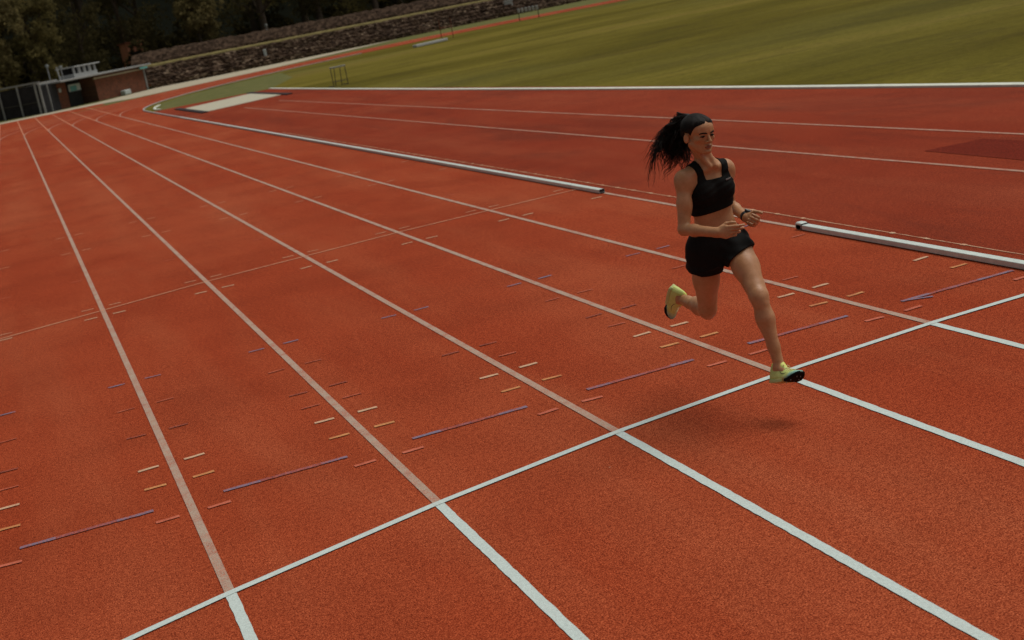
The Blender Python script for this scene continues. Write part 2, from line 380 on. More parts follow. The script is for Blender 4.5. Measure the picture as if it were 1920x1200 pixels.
rail('kerb_rail', [(.03, 62.1), (.03, 76)] + [(x + .03, y) for x, y in arc(RK - .02, 179, 118, 60)], 'weathered kerb rail curving round the far bend of the track', M['rail_far'], None, None, False)
mb = MB(); v, f = profile_sweep([(7.15, -10), (6.95, 14), (6.64, 23), (6.42, 32), (6.22, 44), (6.12, 60), (6.1, 74.6)], .17, .045, -.01, .006)
obj('edge_kerb', v, f, M['kerb'], label='long white concrete kerb between the runway and the grass field', cat='kerb')
v, f = profile_sweep([(.62, 75.7), (.52, 77), (.6, 78.8), (.85, 80.8), (1.3, 83)], .12, .05, 0, .01)
obj('edge_kerb', v, f, M['kerb'], label='short curved pale kerb round the tip of the grass wedge', cat='kerb')

# sand pit
root = empty('sand_pit', (3, 68, 0), label='pale long jump sand pit with dark mats at both ends', cat='sand pit')
q = [(1.22, 62.6), (4.78, 64.4), (4.78, 73.0), (1.22, 70.8)]
obj('sand', [(x - 3, y - 68, .02) for x, y in q] + [(x - 3, y - 68, 0) for x, y in q], [(0, 1, 2, 3), (0, 4, 5, 1), (1, 5, 6, 2), (2, 6, 7, 3), (3, 7, 4, 0)], M['sand'], root)
for xa, xb, ya, yb in ((.93, 1.215, 62.0, 72.3), (4.79, 5.08, 63.2, 74.2)):
    MB().box(((xa + xb) / 2 - 3, (ya + yb) / 2 - 68, .02), (xb - xa, yb - ya, .05), 0, .01).build('edge_mat', M['mat_black'], root)

# ------------------------------------------------------------------ hurdles and small furniture on the field
root = empty('training_hurdle', (6.95, 61.8, 0), R(12), label='small dark metal hurdle standing on the grass beside the sand pit end of the runway', cat='hurdle')
for x, y in ((-.34, 0), (-.13, .25), (.14, .22), (.34, 0)): MB().tube([(x, y, 0), (x, y * .3, .78)], .017).build('leg', M['dark_metal'], root)
MB().box((0, 0, .80), (.74, .05, .06), 0, .008).build('top_bar', M['grey_metal'], root)
MB().tube([(-.34, .01, .2), (.34, .01, .2)], .013).build('cross_bar', M['dark_metal'], root)
for x in (-.34, .34): MB().tube([(x, 0, .02), (x, .5, .02)], .016).build('foot_bar', M['dark_metal'], root)
root = empty('goal_frame', (24.2, 102.3, 0), R(-10), label='thin rusty frame standing on the far grass at the bend', cat='frame')
for x in (-.42, .42): MB().tube([(x, 0, 0), (x, 0, 1.45)], .03).build('post', M['rust'], root)
MB().tube([(-.42, 0, .85), (.42, 0, .85)], .025).build('cross_bar', M['rust'], root)
root = empty('slatted_rack', (34.5, 112.9, 0), R(-25), label='row of white blocks on a low frame beside the far bend', cat='rack')
for i in range(6): MB().box((-.75 + .3 * i, 0, .82), (.19, .10, .34), 0, .02).build('white_block', M['white_panel'], root)
for x in (-.8, .8): MB().tube([(x, 0, 0), (x, 0, .7)], .035).build('leg', M['dark_metal'], root)
MB().tube([(-.85, 0, .62), (.85, 0, .62)], .03).build('cross_bar', M['dark_metal'], root)
MB().box((0, 0, .09), (3.6, .35, .17), 0, .02).build('low_board', M['white_panel'], label='long low white board lying on the grass inside the far bend', cat='board').location = (21.6, 97.9, .0)
bpy.data.objects['low_board'].rotation_euler = (0, 0, R(36))

# ------------------------------------------------------------------ low brick clubhouse
A = Vector((-2.6, 119.6)); B = Vector((5.35, 131.4)); ang = math.atan2(B.y - A.y, B.x - A.x); LB = (B - A).length
# everything below in the clubhouse's own frame: X along the front, Y back, Z up
root = empty('clubhouse', (A.x, A.y, 0), ang, label='low brick clubhouse with a flat grey roof edge at the end of the track', cat='building')
fr = lambda x: x / 14.2 * LB
MB().box((fr(9.9), 2.5, 1.02), (fr(8.4), 5, 2.04)).build('brick_wall', M['brick'], root)
MB().box((fr(2.7), 3.4, .98), (fr(5.9), 4, 1.96)).build('recessed_wall', M['dark_void'], root)
MB().box((fr(1.6), 1.15, 1.0), (fr(2.0), .7, 2.0)).build('brick_pillar', M['brick'], root, label='small brick pillar with a pale plate')
MB().box((fr(1.6), .78, 1.45), (.32, .04, .3)).build('wall_plate', M['sign_white'], root)
MB().box((fr(3.9), 1.0, .95), (fr(2.0), .1, 1.9)).build('door', M['dark_void'], root)
MB().box((fr(4.0), .92, 1.45), (1.75, .05, .55)).build('wall_sign', M['sign_white'], root, label='pale and turquoise wall sign')
MB().box((fr(3.8), .885, 1.40), (.95, .02, .40)).build('sign_panel', M['teal_sign'], root)
MB().box((fr(7.1), 2.4, 2.12), (fr(14.6), 6, .15), 0, .02).build('roof_slab', M['grey_metal'], root)
MB().box((fr(13.1), -.53, 1.92), (1.3, .08, .18)).build('eaves_board', M['teal_sign'], root)
MB().box((fr(9.8), -.07, 1.83), (fr(8.6), .1, .12)).build('wall_band', M['pave'], root)
MB().box((fr(13.9), .05, .95), (.18, .25, 1.9)).build('downpipe', M['grey_metal'], root)
rw = empty('roof_kiosk', (0, 0, 0), label='white kiosk with dark windows and a flat canopy on the clubhouse roof', cat='kiosk')
rw.location = (A.x + math.cos(ang) * fr(7.9) - math.sin(ang) * 2.6, A.y + math.sin(ang) * fr(7.9) + math.cos(ang) * 2.6, 2.15); rw.rotation_euler = (0, 0, ang); rw.scale = (.80, .85, .80)
MB().box((0, 0, .22), (fr(4.6), 1.6, .44)).build('lower_wall', M['white_panel'], rw)
MB().box((0, .25, .75), (fr(4.3), .9, .62)).build('dark_interior', M['dark_void'], rw)
for i in range(5): MB().box((-fr(2.05) + fr(1.025) * i, -.72, .76), (.50 if i in (1, 2, 3) else .30, .12, .66)).build('mullion', M['white_panel'], rw)
MB().box((0, -.1, 1.14), (fr(5.1), 2.1, .11), 0, .02).build('canopy', M['white_panel'], rw)
po = empty('roof_post', (A.x + math.cos(ang) * fr(4.0) - math.sin(ang) * 2., A.y + math.sin(ang) * fr(4.0) + math.cos(ang) * 2., 2.2), label='short pale post on the clubhouse roof left of the kiosk', cat='post')
MB().tube([(0, 0, 0), (-.05, 0, 1.0)], .05).build('shaft', M['white_panel'], po); MB().tube([(-.05, 0, 1.0), (-.05, 0, 1.06)], .09).build('cap', M['white_panel'], po)
o = MB().box((0, 0, .22), (1.05, .45, .40), 0, .05).build('white_crate', M['sign_white'], label='low white crate standing against the brick clubhouse wall', cat='crate')
q = A + Vector((math.cos(ang), math.sin(ang))) * fr(9.3) - Vector((-math.sin(ang), math.cos(ang))) * .5; o.location = (q.x, q.y, 0); o.rotation_euler = (0, 0, ang)

# ------------------------------------------------------------------ fence left of the clubhouse
F0 = Vector((-16, 124.0)); F1 = Vector((-3.9, 117.4))
root = empty('fence', (F1.x, F1.y, 0), label='tall grey framed fence with dark infill left of the clubhouse', cat='fence')
dF = (F0 - F1).normalized(); LF = (F0 - F1).length; angF = math.atan2(dF.y, dF.x)
fence_pts = [0, .35, 1.85, 3.4, 5.2, 7, 8.8, 10.6, 12.4]
for i, t in enumerate(fence_pts):
    MB().box((dF.x * t, dF.y * t, 1.18), (.10 if i > 1 else .14, .10, 2.36), angF).build('post', M['grey_metal'], root)
MB().box((dF.x * 6.2, dF.y * 6.2, 2.40), (12.6, .12, .12), angF).build('top_rail', M['grey_metal'], root)
MB().box((dF.x * 6.2, dF.y * 6.2 + .12, 1.12), (12.5, .04, 2.2), angF).build('infill', M['mesh_dark'], root)
MB().box((dF.x * 6.2, dF.y * 6.2, .95), (12.5, .05, .06), angF).build('middle_rail', M['dark_metal'], root)
root = empty('gate', (F1.x, F1.y, 0), label='dark gate between the fence and the clubhouse with a grey top bar', cat='gate')
dG = (A - F1); LG = dG.length; angG = math.atan2(dG.y, dG.x)
MB().box((dG.x / 2, dG.y / 2, 2.30), (LG + .5, .1, .12), angG).build('top_bar', M['grey_metal'], root)
MB().box((dG.x * .5, dG.y * .5 + .5, 1.05), (LG, .05, 2.1), angG).build('infill', M['mesh_dark'], root)
MB().box((dG.x * .45, dG.y * .45, 1.1), (.08, .08, 2.2), angG).build('post', M['grey_metal'], root)

# ------------------------------------------------------------------ stone terrace with banks behind
def terr_base(x): return 131.6 + (x - 5.5) * .33 + .0006 * (x - 5.5) ** 2
prof = [(0, -.05), (0, .42), (.7, .44), (.75, .80), (1.4, .82), (1.45, 1.15), (2.1, 1.17), (2.15, 1.5), (2.8, 1.52), (2.85, 1.80), (3.4, 1.83), (4.3, 1.86)]
xs_ = np.arange(5.6, 90, .35)
def strip(profile, jit, seed):
    rg = np.random.RandomState(seed); vs = []; fs = []; n = len(profile)
    for i, x in enumerate(xs_):
        for k, (d, z) in enumerate(profile):
            jx = rg.uniform(-jit, jit) if k else 0
            vs.append((x - min(d, 4) * .31 + max(d - 4, 0) * .25, terr_base(x) + d * .95 + jx, z + (rg.uniform(-jit, jit) * .7 if k else 0)))
    for i in range(len(xs_) - 1):
        for k in range(n - 1): fs.append((i * n + k, (i + 1) * n + k, (i + 1) * n + k + 1, i * n + k + 1))
    return vs, fs
v, f = strip(prof, .07, 3)
obj('stone_terrace', v, f, M['stone'], label='long stepped terrace of rough dark stone behind the far bend', cat='terrace')
v, f = strip([(4.2, 1.80), (4.25, 1.96), (5.0, 2.04), (5.6, 2.06)], .02, 4)
m = simple('dry_grass', (.20, .165, .065), .95, .1, 0, .25, 1.5)
obj('grass_ledge', v, f, m, kind='structure')
v, f = strip([(5.5, 1.9), (5.6, 2.25), (6.1, 2.55), (6.7, 2.95), (7.5, 3.1), (12, 3.2)], .12, 5)
obj('upper_bank', v, f, M['bank'], kind='structure')
o = MB().box((0, 0, .32), (.26, .2, .64), 0, .03).build('marker_stone', M['sign_white'], label='small white marker stone on the dark terrace steps', cat='stone'); o.location = (16.9, 136.9, .8)
o = MB().box((0, 0, .25), (.9, .3, .5), 0, .03).box((0, 0, .6), (1.0, .35, .15)).build('white_hatch', M['white_panel'], label='pale hatch on the terrace steps near the rusty frame', cat='hatch'); o.location = (45.0, 147.4, .9)

# hill behind everything
hv = []; hf = []; nx, ny = 60, 10
for j in range(ny):
    for i in range(nx):
        x = -110 + 260 * i / (nx - 1); y = 185 + 12 * j + .22 * max(x, 0); hv.append((x, y, -1 + 3.6 * j + 1.5 * math.sin(i * .7 + j) + (0 if j else -2)))
for j in range(ny - 1):
    for i in range(nx - 1): hf.append((j * nx + i, j * nx + i + 1, (j + 1) * nx + i + 1, (j + 1) * nx + i))
obj('hill', hv, hf, M['woods'], kind='structure', smooth=True)

# ------------------------------------------------------------------ trees
def tree(x, y, h, rad, leafm, label, z0=0., n=5200, leaf=.22, trunk_m='bark', low=.18, seed=0, group=None):
    rg = np.random.RandomState(seed)
    root = empty('tree', (x, y, z0), label=label, cat='tree', group=group)
    mb = MB(); top = h * .75; lean = rg.uniform(-.4, .4, 2)
    mb.tube([(0, 0, -.3), (lean[0] * .3, lean[1] * .3, h * .3), (lean[0], lean[1], top)], [h * .028, h * .02, h * .006], 7)
    lobes = []
    for i in range(16):
        a = rg.uniform(0, 2 * math.pi); t = rg.uniform(low, .93); rr = rad * (1 - abs(t - .5) * .9) * rg.uniform(.25, .8)
        c = np.array([math.cos(a) * rr, math.sin(a) * rr, h * t]); s = rad * rg.uniform(.28, .52)
        lobes.append((c, s)); b0 = h * max(.15, t - .25)
        if i < 9: mb.tube([(lean[0] * .4, lean[1] * .4, b0), tuple(c * .6 + np.array([0, 0, b0 * .35])), tuple(c)], [h * .010, h * .006, h * .002], 5)
    mb.build('trunk', M[trunk_m], root, smooth=True)
    per_ = n // len(lobes); C_ = []
    for c, s in lobes:
        # sprigs clustered on the lobe's shell
        ns = max(8, per_ // 14); d = rg.normal(size=(ns, 3)); d /= np.linalg.norm(d, axis=1)[:, None]
        sp = c + d * (s * rg.uniform(.45, 1.05, (ns, 1))) * np.array([1, 1, .8])
        C_.append((np.repeat(sp, 14, 0) + rg.normal(size=(ns * 14, 3)) * s * .13))
    P = np.concatenate(C_); N_ = len(P)
    u = rg.normal(size=(N_, 3)); u /= np.linalg.norm(u, axis=1)[:, None]; v_ = np.cross(u, rg.normal(size=(N_, 3))); v_ /= np.linalg.norm(v_, axis=1)[:, None]
    sz = leaf * rg.uniform(.5, 1.3, (N_, 1))
    V = np.stack([P - u * sz, P + v_ * sz * .45, P + u * sz, P - v_ * sz * .45], 1).reshape(-1, 3)
    me = bpy.data.meshes.new('crown'); me.vertices.add(len(V)); me.vertices.foreach_set('co', V.astype(np.float32).ravel())
    me.loops.add(N_ * 4); me.loops.foreach_set('vertex_index', np.arange(N_ * 4, dtype=np.int32))
    me.polygons.add(N_); me.polygons.foreach_set('loop_start', np.arange(0, N_ * 4, 4, dtype=np.int32)); me.update(calc_edges=True)
    me.materials.append(M[leafm]); o = bpy.data.objects.new('crown', me); COL.objects.link(o); o.parent = root
    return root
TG = 'trees behind the terrace and fence'
front = [(-17, 131, 11, 4.2, 'leaf_grey', 'pale'), (-10.3, 133, 11, 3.8, 'leaf_grey', 'pale'), (-6.4, 136, 10.5, 3.3, 'leaf_olive', 'olive'), (-3.0, 137, 10.5, 2.8, 'leaf_mid', 'mid'), (-8.6, 130, 6.5, 2.6, 'leaf_olive', 'olive'),
         (.9, 142, 12, 3.8, 'leaf_dark', 'dark'), (5.4, 148, 14, 4.6, 'leaf_dark', 'dark'), (14.2, 151, 17, 5.2, 'leaf_dark', 'dark'), (12.7, 146.5, 6.6, 2.6, 'leaf_olive', 'olive bush'),
         (20, 152, 15, 5, 'leaf_mid', 'mid'), (26.5, 155, 15, 5.2, 'leaf_dark', 'dark'), (33, 156, 14, 5, 'leaf_mid', 'mid'), (39.5, 160, 14, 5.4, 'leaf_dark', 'dark'), (46.5, 162, 14, 5, 'leaf_dark', 'dark'), (54, 166, 14, 5, 'leaf_mid', 'mid'), (62, 170, 14, 5.4, 'leaf_dark', 'dark')]
lab = {0: 'tall pale grey-leaved tree at the left edge above the fence', 1: 'pale grey-leaved tree rising over the fence near the top left corner', 2: 'olive-leaved tree between the pale trees and the roof kiosk',
       3: 'slim mid green tree just behind the left end of the clubhouse', 4: 'low yellowish bush close behind the grey fence', 5: 'tall dark tree rising behind the roof kiosk', 6: 'tall dark tree left of the orange wall behind the clubhouse',
       7: 'tall dark tree right behind the low olive bush', 8: 'low rounded olive bush in front of dark trees at the left end of the terrace', 9: 'mid green tree behind the terrace, first right of the olive bush',
       10: 'dark tree behind the terrace near the second lamp', 11: 'mid green tree above the middle of the terrace', 12: 'dark tree above the terrace, right of the middle', 13: 'dark tree near the top edge above the right half of the terrace',
       14: 'last mid green tree where the terrace leaves the picture', 15: 'dark tree beyond the top edge at the right end of the terrace'}
for i, (x, y, h, r_, lm, kd) in enumerate(front):
    z0 = 0 if x < 6 else 2.6
    tree(x, y, h, r_, lm, lab[i], z0, n=(4200 if lm == 'leaf_grey' else 6500), leaf=.17 if lm != 'leaf_grey' else .13, trunk_m='bark_pale' if lm == 'leaf_grey' else 'bark', low=.1, seed=40 + i, group=TG)
for i in range(20):
    x = -34 + 6.2 * i + random.uniform(-1, 1); tree(x, 166 + max(0, x) * .25 + random.uniform(-3, 3), random.uniform(17, 21), 5.6, 'leaf_dark', 'dense dark tree in the back row of the wood', 0, n=5200, leaf=.34, low=.04, seed=80 + i, group='dark trees of the back row')

tree(5.9, 141.5, 4.6, 1.3, 'leaf_dark', 'small sparse dark tree in front of the orange house wall', 0, n=1700, leaf=.17, low=.3, seed=301, group=TG)
# orange house wall seen through the trees
root = empty('house', (6.1, 144.2, -.2), R(8), label='small orange house partly seen through the dark trees', cat='house')
MB().box((0, 1.5, 2.3), (1.5, 3, 4.4)).build('wall', M['orange_wall'], root)
MB().box((.0, -.02, 3.0), (.45, .08, 1.3)).build('window', M['dark_void'], root)
MB().box((0, 1.5, 4.56), (1.8, 3.5, .12)).build('roof', M['rust'], root)
def lamp(x, y, z, h, label):
    root = empty('street_lamp', (x, y, z), label=label, cat='lamp', group='lamp posts along the fence and terrace')
    MB().tube([(0, 0, 0), (0, 0, h)], .05).build('post', M['grey_metal'], root)
    mb = MB(); mb.tube([(0, 0, h), (0, 0, h + .08), (0, 0, h + .22), (0, 0, h + .3)], [.06, .14, .15, .05], 10); mb.build('lamp_globe', M['glass_lamp'], root, smooth=True)
lamp(-7.3, 124.5, 0, 3.3, 'lamp post behind the fence at the left edge'); lamp(-2.75, 125.2, 0, 3.35, 'lamp post above the right end of the fence'); lamp(-1.75, 124.6, 0, 3.05, 'lamp post just left of the clubhouse roof')
lamp(18.9, 144.6, 2.3, 1.15, 'lamp post standing on the bank above the terrace')
#RUNNER#
# ------------------------------------------------------------------ the runner: distance fields blended and meshed
def V3(*a): return np.array(a, float)
def nrm(v): v = np.asarray(v, float); return v / np.linalg.norm(v)
def cone(a, b, ra, rb):
    a = np.asarray(a, float); b = np.asarray(b, float); ab = b - a; L2 = ab @ ab
    def f(P):
        t = np.clip(((P - a) @ ab) / L2, 0, 1); return np.linalg.norm(P - a - t[..., None] * ab, axis=-1) - (ra + (rb - ra) * t)
    r = max(ra, rb); return f, np.minimum(a, b) - r, np.maximum(a, b) + r
def econe(a, b, ra, rb, side, flat):
    """tapered limb whose cross-section is squashed by 'flat' along 'side'"""
    a = np.asarray(a, float); b = np.asarray(b, float); ab = b - a; L2 = ab @ ab; s = nrm(np.asarray(side) - ab * ((side @ ab) / L2))
    def f(P):
        t = np.clip(((P - a) @ ab) / L2, 0, 1); q = P - a - t[..., None] * ab; u = q @ s; q = q + (u * (1 / flat - 1))[..., None] * s
        return (np.linalg.norm(q, axis=-1) - (ra + (rb - ra) * t)) * min(1, flat)
    r = max(ra, rb) * max(1, flat); return f, np.minimum(a, b) - r, np.maximum(a, b) + r
def ell(c, r, ax=None):
    c = np.asarray(c, float); r = np.asarray(r, float); ax = np.eye(3) if ax is None else np.asarray(ax)
    def f(P):
        q = (P - c) @ ax.T; k0 = np.linalg.norm(q / r, axis=-1); k1 = np.linalg.norm(q / r ** 2, axis=-1) + 1e-9; return k0 * (k0 - 1) / k1
    m = np.max(r); return f, c - m, c + m
def sm(a, b, k):
    h = np.clip(.5 + .5 * (b - a) / k, 0, 1); return b + (a - b) * h - k * h * (1 - h)
def loftf(st, right0, right1):
    """torso: stations (z-height s, centre xyz, half width, front depth, back depth) interpolated along world z"""
    st = sorted(st, key=lambda q: q[0]); zs = np.array([q[0] for q in st]); A_ = np.array([[*q[1], q[2], q[3], q[4]] for q in st], float)
    a0, a1 = math.atan2(right0[1], right0[0]), math.atan2(right1[1], right1[0])
    if a1 - a0 > math.pi: a1 -= 2 * math.pi
    if a0 - a1 > math.pi: a1 += 2 * math.pi
    # smooth (cubic) resampling of the stations
    zz = np.linspace(zs[0], zs[-1], 80); AA = np.stack([np.interp(zz, zs, A_[:, k]) for k in range(5)], 1)
    for _ in range(3): AA[1:-1] = (AA[:-2] + 2 * AA[1:-1] + AA[2:]) / 4
    def f(P):
        z = P[..., 2]; v = [np.interp(z, zz, AA[:, k]) for k in range(5)]
        an = np.interp(z, [zs[0], zs[-1]], [a0, a1]); dx = P[..., 0] - v[0]; dy = P[..., 1] - v[1]
        u = dx * np.cos(an) + dy * np.sin(an); w_ = dx * np.sin(an) - dy * np.cos(an)      # w_: forward is -y
        # right=(-1,0) -> forward=(0,-1)
        w_ = -w_
        dep = np.where(w_ > 0, v[3], v[4]); n_ = 2.35
        k = (np.abs(u / v[2]) ** n_ + np.abs(w_ / dep) ** n_) ** (1 / n_)
        d = (k - 1) * np.minimum(v[2], dep)
        return np.maximum(d, np.maximum(zs[0] - z, z - zs[-1]))
    c = A_[:, :2]; m = A_[:, 2:].max()
    return f, np.array([*(c.min(0) - m), zs[0] - .02]), np.array([*(c.max(0) + m), zs[-1] + .02])
class Grid:
    def __init__(s, lo, hi, h):
        s.lo = np.asarray(lo, float); s.h = h; s.n = np.ceil((np.asarray(hi) - s.lo) / h).astype(int) + 1; s.F = np.full(s.n, .2, np.float32)
    def blk(s, lo, hi, pad):
        i0 = np.clip(np.floor((lo - pad - s.lo) / s.h).astype(int), 0, s.n); i1 = np.clip(np.ceil((hi + pad - s.lo) / s.h).astype(int) + 1, 0, s.n)
        sl_ = tuple(slice(a, b) for a, b in zip(i0, i1)); ax = [s.lo[k] + s.h * np.arange(i0[k], i1[k]) for k in range(3)]
        return sl_, np.stack(np.meshgrid(*ax, indexing='ij'), -1)
    def add(s, prim, k=.02, sub=False):
        f, lo, hi = prim; sl_, P = s.blk(lo, hi, k + .012)
        if P.size == 0: return
        d = f(P).astype(np.float32)
        s.F[sl_] = -sm(-s.F[sl_], d, k) if sub else sm(s.F[sl_], d, k)
    def map(s, fn):
        sl_, P = s.blk(s.lo, s.lo + s.h * s.n, 0); s.F = fn(P, s.F).astype(np.float32); return s
def nets(g):
    F = g.F; s = F < 0; c = s[:-1, :-1, :-1].astype(np.int8)
    for a, b, d in ((1, 0, 0), (0, 1, 0), (0, 0, 1), (1, 1, 0), (1, 0, 1), (0, 1, 1), (1, 1, 1)):
        c = c + s[a:s.shape[0] - 1 + a, b:s.shape[1] - 1 + b, d:s.shape[2] - 1 + d]
    I = np.argwhere((c > 0) & (c < 8)); idx = -np.ones(c.shape, np.int32); idx[tuple(I.T)] = np.arange(len(I))
    acc = np.zeros((len(I), 3)); cnt = np.zeros(len(I))
    cor = [(a, b, d) for a in (0, 1) for b in (0, 1) for d in (0, 1)]
    for p in cor:
        for k in range(3):
            if p[k]: continue
            q = list(p); q[k] = 1; fa = F[tuple((I + p).T)]; fb = F[tuple((I + q).T)]; m_ = (fa < 0) != (fb < 0)
            t = np.where(m_, fa / np.where(m_, fa - fb, 1), 0); pt = np.array(p, float)[None] + np.eye(3)[k] * t[:, None]
            acc[m_] += pt[m_]; cnt[m_] += 1
    Vt = g.lo + g.h * (I + acc / cnt[:, None]); Q = []
    for k in range(3):
        a, b = [(1, 2), (2, 0), (0, 1)][k]; s0 = [slice(None)] * 3; s1 = [slice(None)] * 3; s0[k] = slice(0, -1); s1[k] = slice(1, None)
        E_ = np.argwhere(s[tuple(s0)] != s[tuple(s1)]); E_ = E_[(E_[:, a] > 0) & (E_[:, b] > 0) & (E_[:, a] < s.shape[a] - 1) & (E_[:, b] < s.shape[b] - 1)]
        da = np.zeros(3, int); db = np.zeros(3, int); da[a] = 1; db[b] = 1
        q = np.stack([idx[tuple((E_ - o).T)] for o in (da + db, db, da * 0, da)], 1)
        fl = s[tuple(E_.T)]; q[~fl] = q[~fl][:, ::-1]; Q.append(q)
    Q = np.concatenate(Q); return Vt, Q[(Q >= 0).all(1)]
def npmesh(name, Vt, Q, mt, parent=None, **kw):
    me = bpy.data.meshes.new(name); me.vertices.add(len(Vt)); me.vertices.foreach_set('co', Vt.astype(np.float32).ravel())
    me.loops.add(Q.size); me.loops.foreach_set('vertex_index', Q.astype(np.int32).ravel()); me.polygons.add(len(Q))
    me.polygons.foreach_set('loop_start', np.arange(0, Q.size, Q.shape[1], dtype=np.int32)); me.update(calc_edges=True); me.validate()
    me.polygons.foreach_set('use_smooth', [True] * len(me.polygons))
    for q in (mt if isinstance(mt, list) else [mt]): me.materials.append(q)
    o = bpy.data.objects.new(name, me); COL.objects.link(o)
    if parent: o.parent = parent
    return tag(o, **kw)

J = {k: V3(*v) for k, v in dict(pel=(-2.879, 7.563, 1.01), hipR=(-2.963, 7.607, .964), hipL=(-2.800, 7.525, .984), chest=(-2.893, 7.572, 1.301), neck=(-2.890, 7.525, 1.476),
    head=(-2.938, 7.497, 1.652), shR=(-3.052, 7.532, 1.410), shL=(-2.784, 7.540, 1.414), elR=(-3.122, 7.490, 1.132), wrR=(-3.022, 7.275, 1.112), knR=(-2.975, 7.205, 1.111),
    elL=(-2.700, 7.718, 1.165), wrL=(-2.720, 7.488, 1.112), knL=(-2.708, 7.405, 1.094), kneeR=(-2.944, 7.730, .568), ankR=(-2.926, 8.115, .580), heelR=(-3.07, 7.81, .725),
    toeR=(-3.072, 7.935, .556), kneeL=(-2.849, 7.225, .695), ankL=(-2.831, 7.145, .298), heelL=(-2.861, 7.159, .232), toeL=(-2.816, 6.948, .27)).items()}
RP = nrm(V3(-.151, .082, 0)); RS = nrm(V3(-.31, -.008, 0))          # right-pointing axes of pelvis and shoulders
FS = V3(RS[1], -RS[0], 0) * -1 if (V3(RS[1], -RS[0], 0) * -1)[1] < 0 else V3(RS[1], -RS[0], 0)   # chest forward
FP = V3(-RP[1], RP[0], 0); FP = FP if FP[1] < 0 else -FP
UP = V3(0, 0, 1)
def fwd_off(p, f): return (p[0] + FS[0] * f, p[1] + FS[1] * f)
spine = lambda z: np.array([np.interp(z, [.86, .97, 1.12, 1.30, 1.42, 1.50], [-2.892, -2.890, -2.884, -2.892, -2.906, -2.906]), np.interp(z, [.86, .97, 1.12, 1.30, 1.42, 1.50], [7.570, 7.566, 7.575, 7.572, 7.553, 7.530])])
ST = [(.875, .130, .075, .100), (.93, .158, .088, .118), (.985, .160, .092, .115), (1.04, .145, .088, .095), (1.10, .124, .082, .078), (1.15, .116, .078, .074), (1.20, .120, .082, .080),
      (1.26, .130, .092, .092), (1.32, .140, .098, .100), (1.37, .140, .088, .098), (1.41, .125, .070, .085), (1.445, .095, .050, .065), (1.485, .052, .040, .046)]
TORSO = loftf([(z, spine(z), a * .97, b, c) for z, a, b, c in ST], RP, RS)
chF = lambda r, f, u, base=J['chest']: base + RS * r + FS * f + UP * u
BUST = [ell(chF(s * .062, .070, .008), (.058, .048, .060)) for s in (1, -1)]
GLUT = [ell(J['pel'] + RP * s * .07 - FP * .055 + UP * -.055, (.078, .078, .085)) for s in (1, -1)]
# head frame: she looks ahead, a little to her left and slightly down
hf = nrm(V3(.18, -.95, -.13)); hr = nrm(np.cross(hf, UP)); hr = hr if hr @ V3(-1, 0, 0) > 0 else -hr
hr = nrm(hr + UP * .03); hu = nrm(np.cross(hr, hf)); hu = hu if hu[2] > 0 else -hu
HA = np.array([hr, hf, hu]); HC = J['head'] + hf * .004
HS = V3(1.05, 1.0, .94)
H = lambda x, y, z: HC + hr * x * HS[0] + hf * y + hu * z * HS[2]
g = Grid((-3.32, 6.86, .16), (-2.60, 8.36, 1.80), .0037)
g.add(TORSO, .02)
for q in BUST: g.add(q, .03)
for q in GLUT: g.add(q, .04)
# neck, trapezius, collar bones, shoulders
g.add(cone(J['neck'] + V3(0, .012, -.03), H(0, -.028, -.070), .047, .043), .025)
for s, sh in ((1, J['shR']), (-1, J['shL'])):
    g.add(cone(J['neck'] + V3(0, .030, .012), sh + V3(0, .014, .006), .022, .026), .035)
    g.add(cone(J['neck'] + RS * s * .03 + FS * .035 + UP * -.035, sh + FS * .012 + UP * .018, .012, .018), .03)
    g.add(cone(chF(s * .10, .0, .09), sh + UP * -.01, .06, .045), .05)
for s_ in (1, -1):
    g.add(cone(H(s_ * .045, -.012, -.072), J['neck'] + RS * s_ * .016 + FS * .046 + UP * -.022, .013, .011), .02)
def arm(sh, el, wr, out):
    d = nrm(el - sh); mid = (sh + el) / 2
    g.add(ell(sh + out * .008 + d * .028, (.045, .048, .062)), .03)
    g.add(cone(sh, mid, .047, .040), .02); g.add(cone(mid, el, .040, .034), .02)
    e = nrm(wr - el); n_ = nrm(np.cross(d, e)); b = nrm(np.cross(n_, d))
    g.add(ell(sh + d * .15 + b * .008, (.036, .040, .07)), .02)
    g.add(ell(el, (.032, .033, .034)), .015)
    g.add(cone(el, el + e * .075, .031, .0345), .015); g.add(cone(el + e * .075, wr, .0345, .0235), .015)
    g.add(cone(el + e * .17, wr + e * .01, .026, .0245), .012)
arm(J['shR'], J['elR'], J['wrR'], RS); arm(J['shL'], J['elL'], J['wrL'], -RS)
